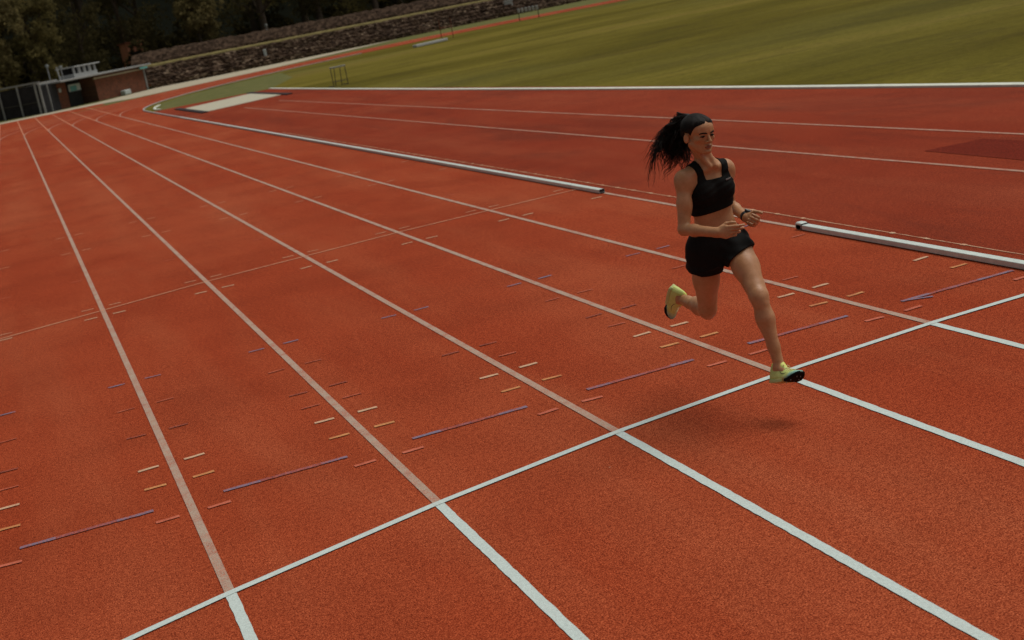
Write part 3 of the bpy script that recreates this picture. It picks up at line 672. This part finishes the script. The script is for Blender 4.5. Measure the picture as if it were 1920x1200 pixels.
def leg(hip, kn, an, front, thick=1.0):
    d = nrm(kn - hip); e = nrm(an - kn); L1 = np.linalg.norm(kn - hip); L2 = np.linalg.norm(an - kn); fr_ = nrm(front - d * (front @ d)); bk = nrm(-(front - e * (front @ e)))
    fr_ = nrm(-(e - d * (e @ d))); kfs = nrm(d - e * (d @ e)); bk = -kfs
    g.add(cone(hip, hip + d * L1 * .45, .088 * thick, .074 * thick), .035); g.add(cone(hip + d * L1 * .45, kn - d * .035, .074 * thick, .055), .03)
    g.add(ell(hip + d * L1 * .45 + fr_ * .016, (.064, .064, .125), np.array([nrm(np.cross(fr_, d)), fr_, d])), .03)
    g.add(ell(hip + d * L1 * .80 + fr_ * .010 + nrm(np.cross(fr_, d)) * .022, (.030, .030, .06), np.array([nrm(np.cross(fr_, d)), fr_, d])), .02)
    g.add(ell(hip + d * L1 * .80 + fr_ * .010 - nrm(np.cross(fr_, d)) * .022, (.030, .030, .05), np.array([nrm(np.cross(fr_, d)), fr_, d])), .02)
    kf = nrm(fr_ * .5 + kfs * .5)
    g.add(ell(kn, (.044, .044, .050)), .035); g.add(ell(kn + kf * .028 + e * .022, (.024, .024, .032)), .018)
    g.add(cone(kn, kn + e * L2 * .3, .046, .048), .025); g.add(cone(kn + e * L2 * .3, kn + e * L2 * .72, .050, .033), .025); g.add(cone(kn + e * L2 * .7, an, .034, .029), .02)
    cb = nrm(bk - e * (bk @ e)); g.add(ell(kn + e * L2 * .30 + cb * .022, (.044, .040, .092), np.array([nrm(np.cross(cb, e)), cb, e])), .03)
    g.add(cone(kn - kf * -.03 + e * .05, an - cb * .012, .016, .012), .03)
    g.add(cone(kn + e * L2 * .62 + cb * .022, an + cb * .024 + e * .02, .012, .010), .02)
leg(J['hipR'] + V3(0, 0, -.01), J['kneeR'], J['ankR'], V3(-.1, -1, -.1)); leg(J['hipL'] + V3(0, 0, -.01), J['kneeL'], J['ankL'], V3(.1, -.75, .65))
# feet inside the shoes
LF_f = nrm(V3(.16, -.95, .15)); LF_u = nrm(V3(.30, .20, .92)); LF_u = nrm(LF_u - LF_f * (LF_u @ LF_f)); LF_s = np.cross(LF_f, LF_u)
RF_f = nrm(V3(.02, .64, -.77)); RF_u = nrm(V3(.50, -.70, -.52)); RF_u = nrm(RF_u - RF_f * (RF_u @ RF_f)); RF_s = np.cross(RF_f, RF_u)
FT = [(J['ankL'], LF_f, LF_u, LF_s), (J['ankR'], RF_f, RF_u, RF_s)]
for an, ff, fu, fs in FT:
    g.add(ell(an - ff * .020 - fu * .035, (.027, .034, .036), np.array([fs, ff, fu])), .02)
    g.add(cone(an - fu * .01, an + ff * .12 - fu * .060, .031, .022), .02)
    for s in (1, -1): g.add(ell(an + fs * s * .024 - fu * .004, (.013, .015, .016)), .012)
# head
HH = lambda x, y, z, r, ax=HA: ell(H(x, y, z), np.array(r) * HS, ax)
g.add(HH(0, -.018, .032, (.0735, .093, .078)), .02)
g.add(HH(0, .036, -.030, (.055, .050, .076)), .02)
g.add(HH(0, .045, .040, (.056, .045, .045)), .03)
g.add(HH(0, .028, -.072, (.046, .046, .034)), .02)
for s in (1, -1):
    g.add(cone(H(s * .055, .000, -.052), H(s * .016, .066, -.100), .013, .012), .03)
    g.add(HH(s * .043, .052, -.024, (.019, .022, .016)), .02)
    g.add(cone(H(s * .012, .083, .020), H(s * .045, .067, .020), .008, .007), .014)
g.add(HH(0, .070, -.100, (.018, .015, .014)), .016)
for s in (1, -1):
    g.add(HH(s * .032, .094, -.001, (.019, .015, .0125)), .010, sub=True)
    g.add(HH(s * .031, .0705, -.002, (.0150, .0135, .0115)), .004)
g.add(cone(H(0, .082, .012), H(0, .104, -.033), .0065, .0095), .010)
g.add(HH(0, .103, -.036, (.0095, .010, .0085)), .006)
for s in (1, -1): g.add(HH(s * .0115, .092, -.038, (.0075, .009, .0068)), .005)
g.add(cone(H(-.016, .083, -.064), H(.016, .083, -.064), .0072, .0072), .006); g.add(HH(0, .088, -.064, (.014, .008, .0050)), .004)
g.add(HH(0, .085, -.0745, (.017, .0095, .0062)), .004)
g.add(cone(H(-.021, .094, -.0690), H(.021, .094, -.0690), .0030, .0030), .0025, sub=True)
g.add(HH(0, .086, -.087, (.016, .006, .004)), .006, sub=True)
for s in (1, -1):
    ea = np.array([nrm(hr * s + hf * .40), nrm(hf - hr * s * .40), hu])
    g.add(ell(H(s * .077, -.010, -.020), (.0080, .0175, .0275), ea), .005)
    g.add(ell(H(s * .084, -.007, -.017), (.006, .010, .017), ea), .003, sub=True)
# hands
def hand(wr, d, s, n_, curl, th):
    """d along the hand, s towards the thumb side, n_ out of the palm; curl = bend angles of the three joints for index..little finger"""
    d = nrm(d); n_ = nrm(n_ - d * (n_ @ d)); s = nrm(s - d * (s @ d) - n_ * (s @ n_))
    T = lambda a, b, c: wr + d * a + s * b + n_ * c
    ax = np.array([d, s, n_])
    g.add(econe(T(-.01, 0, 0), T(.030, .0, .002), .0255, .028, n_, .72), .012)
    g.add(ell(T(.052, .000, .0), (.044, .040, .0145), ax), .010)
    g.add(ell(T(.032, .020, .010), (.028, .015, .013), ax), .008)
    roots = [(.084, .0255), (.090, .0088), (.086, -.0085), (.078, -.0245)]; lens = [(.040, .024, .020), (.044, .028, .021), (.041, .026, .021), (.032, .020, .018)]
    tips = []
    for (ra, rb), ln, cu in zip(roots, lens, curl):
        p = T(ra - .022, rb * .95, -.001); q = T(ra, rb, -.002); g.add(cone(p, q, .0095, .0090), .006); a = 0; rad = .0091 if rb > -.02 else .0082; p = q
        for L_, c_ in zip(ln, cu):
            a += R(c_); dr = d * math.cos(a) + n_ * math.sin(a) + s * (rb * .5); dr = nrm(dr); q = p + dr * L_; g.add(cone(p, q, rad, rad * .90), .0022); p = q; rad *= .90
        tips.append(p)
    p = T(.018, .022, .008)
    for L_, (a, b, c), rad in zip((.042, .029, .021), th, (.0125, .0100, .0088)):
        q = p + nrm(d * a + s * b + n_ * c) * L_; g.add(cone(p, q, rad, rad * .88), .004); p = q
    return tips
hand(J['wrR'], J['knR'] - J['wrR'] + V3(0, 0, .003), V3(.1, 0, 1), V3(.83, .56, -.1), [(16, 24, 16), (30, 46, 26), (40, 58, 34), (46, 64, 36)], [(.75, .5, .45), (.95, .1, .3), (1, -.1, .15)])
hand(J['wrL'], J['knL'] - J['wrL'] + V3(.01, 0, -.01), V3(.60, 0, .80), V3(-.80, -.1, .60), [(55, 70, 35), (62, 74, 40), (66, 76, 42), (70, 76, 42)], [(.75, .65, .15), (.97, .25, .0), (1, .05, -.05)])
bodyV, bodyQ = nets(g)
# skin with a faint large-scale mottling; lips get their own colour
def skin(name, a, b, rough=.5):
    m = mat(name, a, .44, .38); q = NG(m); n1 = q.noise(11, 6, .75); n2 = q.noise(160, 3, .7)
    q.color(q.mix(q.grey(n1, .35, .68), a, b)); q.bump(n2, .5, .0012); q.b.inputs['Subsurface Weight'].default_value = .04
    q.b.inputs['Subsurface Radius'].default_value = (.012, .004, .002); return m
M['skin'] = skin('skin', (.40, .190, .084), (.53, .275, .140)); M['lips'] = skin('lips', (.22, .085, .055), (.26, .105, .068), .45)
person = npmesh('person', bodyV, bodyQ, [M['skin'], M['lips']], label='woman in black cropped top and black shorts sprinting in mid-air in lime spiked shoes', cat='person')
ctr = bodyV[bodyQ].mean(1); hq = ((ctr - HC) @ HA.T) / HS
lipm = ((hq[:, 0] / .021) ** 2 + ((hq[:, 2] + .0695) / .0105) ** 2 < 1) & (hq[:, 1] > .07)
mi = np.zeros(len(bodyQ), np.int32); mi[lipm] = 1; person.data.polygons.foreach_set('material_index', mi)
def sub_surface(test, off):
    """closed shell over the part of the body where test() holds"""
    pass
cloth = lambda name, col, r=.85: simple(name, col, r, .15, 0, .25, 60, .35, .0015)
M['black_cloth'] = cloth('black_cloth', (.0065, .0064, .0060)); M['black_shorts'] = cloth('black_shorts_cloth', (.0075, .0073, .0070))

# sports top
def uvw(P, base=J['chest']): q = P - base; return q @ RS, q @ FS, q[..., 2]
gb = Grid((-3.08, 7.38, 1.12), (-2.66, 7.76, 1.50), .0037); 
gb.add(TORSO, .02)
for q in BUST: gb.add(q, .03)
for s, sh in ((1, J['shR']), (-1, J['shL'])):
    gb.add(cone(J['neck'] + V3(0, .030, .012), sh + V3(0, .014, .006), .022, .026), .035); gb.add(cone(J['neck'] + RS * s * .03 + FS * .035 + UP * -.035, sh + FS * .012 + UP * .018, .012, .018), .03); gb.add(cone(chF(s * .10, .0, .09), sh + UP * -.01, .06, .045), .05)
def bra(P, F):
    u, v_, w_ = uvw(P); a = np.abs(u)
    hem = -(w_ - (-.112 - .15 * u))       # keep above
    inner = np.interp(w_, [.075, .20], [.050, .074]); outer = np.interp(w_, [-.02, .03, .075, .11, .20], [.20, .135, .104, .098, .116])
    # back: racer shape
    outer = np.where(v_ < -.02, np.interp(w_, [-.04, .03, .075, .11, .20], [.20, .12, .098, .098, .114]), outer)
    reg = np.maximum(np.maximum(hem, a - outer), np.where(w_ > .079, np.maximum(inner - a, 0 * a + -1), -1))
    return np.maximum(F - .0065 - .0012 * np.sin(P[..., 2] * 160 + u * 60), reg)
gb.map(bra); Vt, Q = nets(gb); top = npmesh('sports_top', Vt, Q, M['black_cloth'], person)

# shorts
gs = Grid((-3.16, 7.28, .72), (-2.60, 7.86, 1.13), .0042)
gs.add(TORSO, .02)
for q in GLUT: gs.add(q, .04)
dR = nrm(J['kneeR'] - J['hipR']); dL = nrm(J['kneeL'] - J['hipL'])
gs.add(cone(J['hipR'], J['hipR'] + dR * .19, .094, .095), .04); gs.add(cone(J['hipL'], J['hipL'] + dL * .16, .084, .088), .04)
gs.add(ell(J['hipL'] + dL * .06 - RP * .018 + FP * .02, (.072, .072, .08)), .03)
CR = (J['hipR'] + J['hipL']) / 2 + V3(0, -.01, -.10)
def shorts(P, F):
    rel = P - (J['hipR'] + J['hipL']) / 2; side = rel @ RP
    tR = (P - J['hipR']) @ nrm(dR + RP * .06) ; tL = (P - J['hipL']) @ nrm(dL * 1.0 - RP * .50 + V3(0, .35, -.15))
    hem = np.where(side > -.004, tR - (.122 + .004 * np.sin(P[..., 1] * 90)), tL - .098)
    dist_hem = np.clip(-hem, 0, .2); flare = np.where(side > -.004, .009, .001) * np.exp(-dist_hem / .05)
    an = np.arctan2(P[..., 1] - 7.55, P[..., 0] + 2.88); wr_ = .0030 * np.sin(an * 11 + P[..., 2] * 30) + .0022 * np.sin(P[..., 2] * 95 + an * 5)
    d = F - np.where(side > -.004, .009, np.interp(side, [-.13, -.07, -.004], [.001, .005, .009])) - flare - wr_ * np.exp(-dist_hem / .10)
    return np.maximum(np.maximum(d, hem), P[..., 2] - (1.078 + .02 * (P[..., 1] - 7.56)))
gs.map(shorts); Vt, Q = nets(gs); sh_o = npmesh('shorts', Vt, Q, M['black_shorts'], person)
# small pale logo bars on the top's left chest
wl = MB(); 
def surf_pt(u, w_):
    lo, hi = .0, .3; base = J['chest'] + RS * u + UP * w_; ts = np.linspace(.02, .24, 240); P = base[None] + FS[None] * ts[:, None]
    d = TORSO[0](P)
    for q in BUST: d = sm(d, q[0](P), .03)
    i = np.argmax(d > .0085); return P[i]
for i in range(7):
    a = surf_pt(-.062 - i * .0058, .060 + i * .0006); b = surf_pt(-.0655 - i * .0058, .060 + i * .0006); t = V3(0, 0, .0036)
    f_ = FS * .0025; wl.add([tuple(x) for x in (a - t + f_, b - t + f_, b + t + f_, a + t + f_, a - t - f_, b - t - f_, b + t - f_, a + t - f_)], [(0, 1, 2, 3), (7, 6, 5, 4), (0, 4, 5, 1), (1, 5, 6, 2), (2, 6, 7, 3), (3, 7, 4, 0)])
wl.build('chest_logo', mat('logo_grey', (.30, .29, .29), .6), top)

# hair: tight cap
gh = Grid(HC - .16, HC + .16, .003)
gh.add(HH(0, -.018, .032, (.0735, .093, .078)), .02); gh.add(HH(0, .045, .040, (.056, .045, .045)), .03); gh.add(HH(0, -.07, .00, (.05, .04, .05)), .03)
def capf(P, F):
    q = ((P - HC) @ HA.T) / HS; x, y, z = q[..., 0], q[..., 1], q[..., 2]; a = np.abs(x)
    hl = np.interp(y, [-.12, -.06, -.015, .012, .030, .050, .070, .09], [-.055, -.05, -.005, -.002, .022, .050, .068, .080]) - .0 * a
    hl = np.where(y > .034, np.maximum(hl, .084 - a * .86), hl)
    ridge = .0005 * np.sin(np.arctan2(z - .03, y + .1) * 95)
    hl = np.where((y > -.036) & (y < .006), np.maximum(hl, .011 + 0 * a), hl) + .0008 * np.sin(x * 900) * np.sin(y * 700) * (y > -.05)
    th = np.clip((z - hl) / .032, 0, 1)
    return np.maximum(F - .0009 - .0064 * th - ridge, hl - z)
gh.map(capf); Vt, Q = nets(gh)
mh = mat('dark_hair', (.008, .007, .0065), .6, .16); q = NG(mh); q.color(q.mix(q.grey(q.noise(40, 4, .7), .4, .7), (.005, .0042, .0036), (.018, .013, .010))); q.bump(q.noise(120, 3, .6), .6, .002); M['hair'] = mh
hair = npmesh('hair', Vt, Q, M['hair'], person)
# combed strands laid over the scalp from the hairline to the band
from mathutils.bvhtree import BVHTree
bvh = BVHTree.FromPolygons([tuple(v) for v in Vt], [tuple(q_) for q_ in Q]); rg = np.random.RandomState(9)
strands = MB(); rootd = nrm(V3(0, -.080, .052))
for i in range(520):
    an = rg.uniform(-1.9, 1.9); st_ = nrm(V3(math.sin(an) * .8, math.cos(an) * .85 + .05, .50 - abs(an) * .16 + rg.uniform(-.42, .35)))
    pts = []
    for t in np.linspace(0, 1, 12):
        d_ = nrm(st_ * (1 - t) + rootd * t); p_ = HC + (d_ @ HA) * .13 + hu * .03
        hit = bvh.find_nearest(Vector(p_)); pts.append(np.array(hit[0]) + np.array(hit[1]) * .0003)
    strands.tube([tuple(x) for x in pts], [rg.uniform(.0008, .0017)] * 12, 4)
strands.build('hair_strands', M['hair'], hair, smooth=True)
rg = np.random.RandomState(5)
root_p = H(.0, -.088, .083)
mb = MB(); mb.tube([root_p + hf * .012 - hu * .004, root_p - hf * .002 + hu * .002, root_p - hf * .014 + hu * .006], [.020, .024, .020], 14); mb.build('hair_tie', mat('tie', (.01, .01, .011), .6), person, smooth=True)
# ponytail: a swept bundle of wavy locks streaming behind her right shoulder
def bez(p0, p1, p2, p3, t): return ((1 - t) ** 3)[:, None] * p0 + (3 * t * (1 - t) ** 2)[:, None] * p1 + (3 * t * t * (1 - t))[:, None] * p2 + (t ** 3)[:, None] * p3
tb = np.linspace(0, 1, 26); core_end = root_p + V3(-.095, .17, -.225)
pony = MB()
def lock(p0, p1, p2, p3, r0, wav, fr_, ph, n=5):
    P = bez(p0, p1, p2, p3, tb); d = nrm(p3 - p0); a = nrm(np.cross(d, V3(.3, .2, 1))); b = np.cross(d, a)
    w1 = wav * tb ** 1.3 * np.sin(fr_ * tb * 6.28 + ph); w2 = wav * tb ** 1.3 * np.cos(fr_ * tb * 6.0 + ph * 1.7)
    P = P + a * w1[:, None] + b * w2[:, None]; r_ = r0 * np.clip(np.sin(np.clip(tb * .90 + .1, 0, 1) * math.pi) ** .6, .22, 1); pony.tube([tuple(x) for x in P], list(r_), n)
clumps = [(rg.normal(size=3) * V3(.048, .045, .050), rg.uniform(0, 6.28), rg.uniform(1.7, 3.0), rg.uniform(.020, .042)) for _ in range(80)]
for i in range(900):
    sp = rg.normal(size=3) * V3(.040, .040, .045); far = rg.uniform(.55, 1.12); out = rg.normal(size=3) * .004
    if i < 60: sp *= .35; far = rg.uniform(.6, .9)
    e = root_p + (core_end - root_p) * far + sp * (.5 + .8 * far)
    if i >= 60:
        cl = clumps[rg.randint(len(clumps))]; e = root_p + (core_end - root_p) * far + cl[0] * (.4 + .8 * far) + rg.normal(size=3) * .007; sp = cl[0] * .8 + rg.normal(size=3) * .012; ph = cl[1] + rg.uniform(-.5, .5); fq = cl[2]; am = cl[3] * rg.uniform(.7, 1.3)
    else: ph, fq, am = rg.uniform(0, 6.28), 1.5, .006
    lock(root_p + out, root_p + V3(-.010, .050, .020) + sp * .30 + out, root_p + V3(-.045, .11, -.06) + sp * .85, e, rg.uniform(.0013, .0036) if i > 60 else rg.uniform(.008, .013), am, fq, ph)
for i in range(110):      # loose lower wisps and the curls in front of the neck
    e = root_p + V3(-.02, .09, -.225) + rg.normal(size=3) * V3(.035, .035, .025)
    lock(root_p, root_p + V3(-.01, .07, .02), root_p + V3(-.02, .10, -.10) + rg.normal(size=3) * .015, e, rg.uniform(.0014, .0030), rg.uniform(.006, .016), rg.uniform(1.5, 3), rg.uniform(0, 6.28), 4)
for i in range(26):      # stray long strands
    e = root_p + V3(-.17, .26, -.21) + rg.normal(size=3) * V3(.035, .03, .04)
    lock(root_p, root_p + V3(-.05, .07, .03), root_p + V3(-.12, .16, -.08) + rg.normal(size=3) * .02, e, rg.uniform(.0011, .0018), rg.uniform(.008, .018), rg.uniform(1.5, 3), rg.uniform(0, 6.28), 4)
pony.build('ponytail', M['hair'], person, smooth=True)
# brows, lashes, eyes
mbrow = mat('brow', (.012, .009, .008), .8, .1)
def face_y(x, z):      # how far forward the body surface lies at (x, z) of the head frame
    ok = (np.abs(hq[:, 0] - x) < .004) & (np.abs(hq[:, 2] - z) < .004) & (hq[:, 1] > .02); return hq[ok, 1].max() if ok.any() else .08
for s in (1, -1):
    P = [(s * .011, .0120), (s * .021, .0158), (s * .033, .0178), (s * .044, .0160), (s * .052, .0110)]
    MB().tube([H(x, face_y(x, z) + .0004, z) for x, z in P], [.0030, .0044, .0042, .0034, .0014], 6).build('eyebrow', mbrow, person, smooth=True)
    P = [(s * .0175, -.0030), (s * .024, -.0022), (s * .032, -.0022), (s * .040, -.0034), (s * .048, -.0040)]
    MB().tube([H(x, face_y(x, z) + .0006, z) for x, z in P], [.0016, .0032, .0038, .0036, .0016], 6).build('eyelash', mbrow, person, smooth=True)
    P = [(s * .021, -.0065), (s * .027, -.0075), (s * .033, -.008), (s * .039, -.0072)]
    MB().tube([H(x, face_y(x, z) - .0002, z) for x, z in P], [.0010, .0034, .0036, .0010], 6).build('eye', mat('eye', (.035, .022, .018), .25, .5), person, smooth=True)

# wristwatch
e = nrm(J['wrL'] - J['elL']); wc = J['wrL'] - e * .012; a_ = nrm(V3(0, 0, 1) - e * e[2]); b_ = np.cross(e, a_)
watch = MB(); nn = 20; rings = [(-.012, .0285), (-.010, .0315), (.010, .0315), (.012, .0285)]
vs = [wc + e * o_ + (a_ * math.cos(2 * math.pi * k / nn) * 1.02 + b_ * math.sin(2 * math.pi * k / nn)) * r_ for o_, r_ in rings for k in range(nn)]
watch.add(vs, [(i * nn + k, i * nn + (k + 1) % nn, (i + 1) * nn + (k + 1) % nn, (i + 1) * nn + k) for i in range(3) for k in range(nn)])
M['watch'] = mat('watch_black', (.012, .013, .015), .45, .4)
wo = watch.build('wristwatch', M['watch'], person, smooth=True)
fc = nrm(a_ * .9 - b_ * .1 + V3(.35, -.1, 0)); fc = nrm(fc - e * (fc @ e)); p0 = wc + fc * .0315
MB().tube([p0, p0 + fc * .009, p0 + fc * .010], [.0195, .0195, .017], 16).build('watch_case', M['watch'], wo)
MB().tube([p0 + fc * .0102, p0 + fc * .0108], [.015, .015], 16).build('watch_screen', mat('screen', (.03, .035, .04), .12, .6), wo)

# shoes
def shoe_mat():
    m = mat('lime_shoe', (.60, .66, .24), .6, .3); q = NG(m)
    sp_ = q.new('ShaderNodeSeparateXYZ'); q.t.links.new(q.co('Object'), sp_.inputs[0])
    n = q.noise(30, 3, .6)
    lime = q.mix(q.grey(n, .3, .7), (.52, .63, .17), (.66, .75, .28))
    yel = q.mix(1.0, lime, (1.05, .95, .62), 'MULTIPLY')
    c = q.mix(q.mul(q.grey(sp_.outputs[2], -.055, -.085), .8), lime, yel)
    tz = q.grey(q.mul(q.mul(sp_.outputs[1], q.mul(n, .06), 'ADD'), q.mul(sp_.outputs[2], -1.2), 'ADD'), .190, .235)
    c = q.mix(tz, c, (.24, .48, .42)); q.color(c); q.bump(q.noise(400, 2), .3, .001); return m
M['shoe'] = shoe_mat(); M['sole'] = mat('sole_black', (.007, .007, .008), .8, .1); M['lace'] = mat('lace_cream', (.66, .58, .30), .8); M['midsole'] = mat('midsole', (.52, .57, .24), .6)
M['spike'] = mat('spike_metal', (.3, .3, .3), .4, .5, .6); M['line_dark'] = mat('shoe_line', (.02, .03, .03), .6)
def shoe(an, ff, fu, fs, med, lab):
    """local frame: x towards fs, y forward, z up; the ankle joint at the origin, sole at z=-.088"""
    Mx = Matrix((fs, ff, fu)).transposed().to_4x4(); Mx.translation = Vector(an)
    # stations along y: (y, half width, top height, bottom height)
    ys = [-.064, -.060, -.050, -.02, .02, .06, .10, .14, .17, .192, .204]
    hw = [.003, .014, .026, .034, .035, .038, .045, .047, .042, .030, .012]; tp = [-.010, .010, .026, .022, .010, -.006, -.017, -.021, -.020, -.020, -.023]; bt = [-.070, -.082, -.090, -.090, -.088, -.085, -.079, -.068, -.052, -.038, -.030]
    G = Grid((-.062, -.08, -.11), (.062, .22, .05), .0026)
    def f(P):
        y = P[..., 1]; a = np.interp(y, ys, hw); t = np.interp(y, ys, tp); b = np.interp(y, ys, bt); zc = (t + b) / 2; hz = (t - b) / 2
        u = np.abs(P[..., 0] - med * .004 * np.sin(y * 14)) ; z = P[..., 2] - zc; tt = (z / hz + 1) / 2
        a = a * np.interp(tt, [0, .25, .6, 1], [1, 1.03, .86, .62]); n_ = 3.0
        k = (np.abs(u / a) ** n_ + np.abs(z / hz) ** n_) ** (1 / n_); d = (k - 1) * np.minimum(a, hz)
        return np.maximum(d, np.maximum(ys[0] - y, y - ys[-1]))
    G.map(lambda P, F: f(P))
    G.add(ell((0, -.008, .022), (.027, .036, .026)), .006, sub=True)
    G.add(cone((0, .02, .005), (0, .055, -.010), .026, .014), .012)
    Vt, Q = nets(G); o = npmesh('shoe', Vt, Q, M['shoe'], person, label=lab); o.matrix_local = Mx
    # sole plate: black forefoot plate and lime heel block, following the toe spring
    G2 = Grid((-.062, -.08, -.12), (.062, .22, 0), .0026)
    def f2(P):
        y = P[..., 1]; a = np.interp(y, ys, hw) + .0025; b = np.interp(y, ys, bt); u = np.abs(P[..., 0] - med * .004 * np.sin(y * 14)); z = P[..., 2] - b
        return np.maximum(np.maximum(u - a, np.abs(z + .0) - .0075), np.maximum(.088 - y + np.abs(P[..., 0]) * .3, y - .2035))
    G2.map(lambda P, F: f2(P)); Vt, Q = nets(G2); so_ = npmesh('sole', Vt, Q, M['sole'], o)
    G3 = Grid((-.062, -.09, -.12), (.062, .22, 0), .0026)
    def f3(P):
        y = P[..., 1]; a = np.interp(y, ys, hw) + .0012; b = np.interp(y, ys, bt); u = np.abs(P[..., 0] - med * .004 * np.sin(y * 14)); z = P[..., 2] - b
        return np.maximum(np.maximum(u - a, np.abs(z - .006) - .0100), np.maximum(-.060 - y, y - .074))
    G3.map(lambda P, F: f3(P)); Vt, Q = nets(G3); npmesh('heel_block', Vt, Q, M['midsole'], o)
    for x, y in ((.022, .10), (-.024, .11), (.026, .145), (-.026, .15), (.010, .178), (-.014, .18)):
        b = float(np.interp(y, ys, bt)); MB().tube([(x, y, b - .006), (x, y, b - .015)], [.0026, .0013], 6).build('spike', M['spike'], so_)
    for i in range(5):
        y = .060 + .019 * i; t = float(np.interp(y, ys, tp)) + .0035; wdt = .017 + .002 * i
        MB().tube([(-wdt, y - .004, t - .008), (-wdt * .5, y, t + .0005), (0, y + .002, t + .0015), (wdt * .5, y, t + .0005), (wdt, y - .004, t - .008)], .0024, 6).build('lace', M['lace'], o, smooth=True)
    MB().tube([(0, .050, -.004), (.014, .058, .012), (.028, .066, .006), (.014, .056, .002), (0, .050, -.002), (-.014, .060, .010), (-.030, .066, -.002), (-.02, .054, -.004), (0, .050, -.003)], .0020, 6).build('lace', M['lace'], o, smooth=True)
    # thin dark curved line on each side of the upper
    for s in (1, -1):
        pts = []
        for y, z in ((.035, -.020), (.050, -.034), (.068, -.041), (.088, -.040), (.108, -.036)):
            a = float(np.interp(y, ys, hw)); t = float(np.interp(y, ys, tp)); b = float(np.interp(y, ys, bt)); tt = ((z - (t + b) / 2) / ((t - b) / 2) + 1) / 2; zc = (t + b) / 2
            aa = a * float(np.interp(tt, [0, .25, .6, 1], [1, 1.03, .86, .62])); k = abs((z - zc) / ((t - b) / 2)); x = aa * (max(0, 1 - k ** 3)) ** (1 / 3)
            pts.append((s * x + med * .004 * math.sin(y * 14), y, z))
        MB().tube(pts, [.0006, .0016, .0018, .0016, .0008], 5).build('side_line', M['line_dark'], o, smooth=True)
    return o
shoe(J['ankL'] - LF_u * .004, LF_f, LF_u, LF_s, -1, 'lime spiked shoe on the forward left foot, toe lifted')
shoe(J['ankR'], RF_f, RF_u, RF_s, 1, 'lime and turquoise spiked shoe on the trailing right foot')
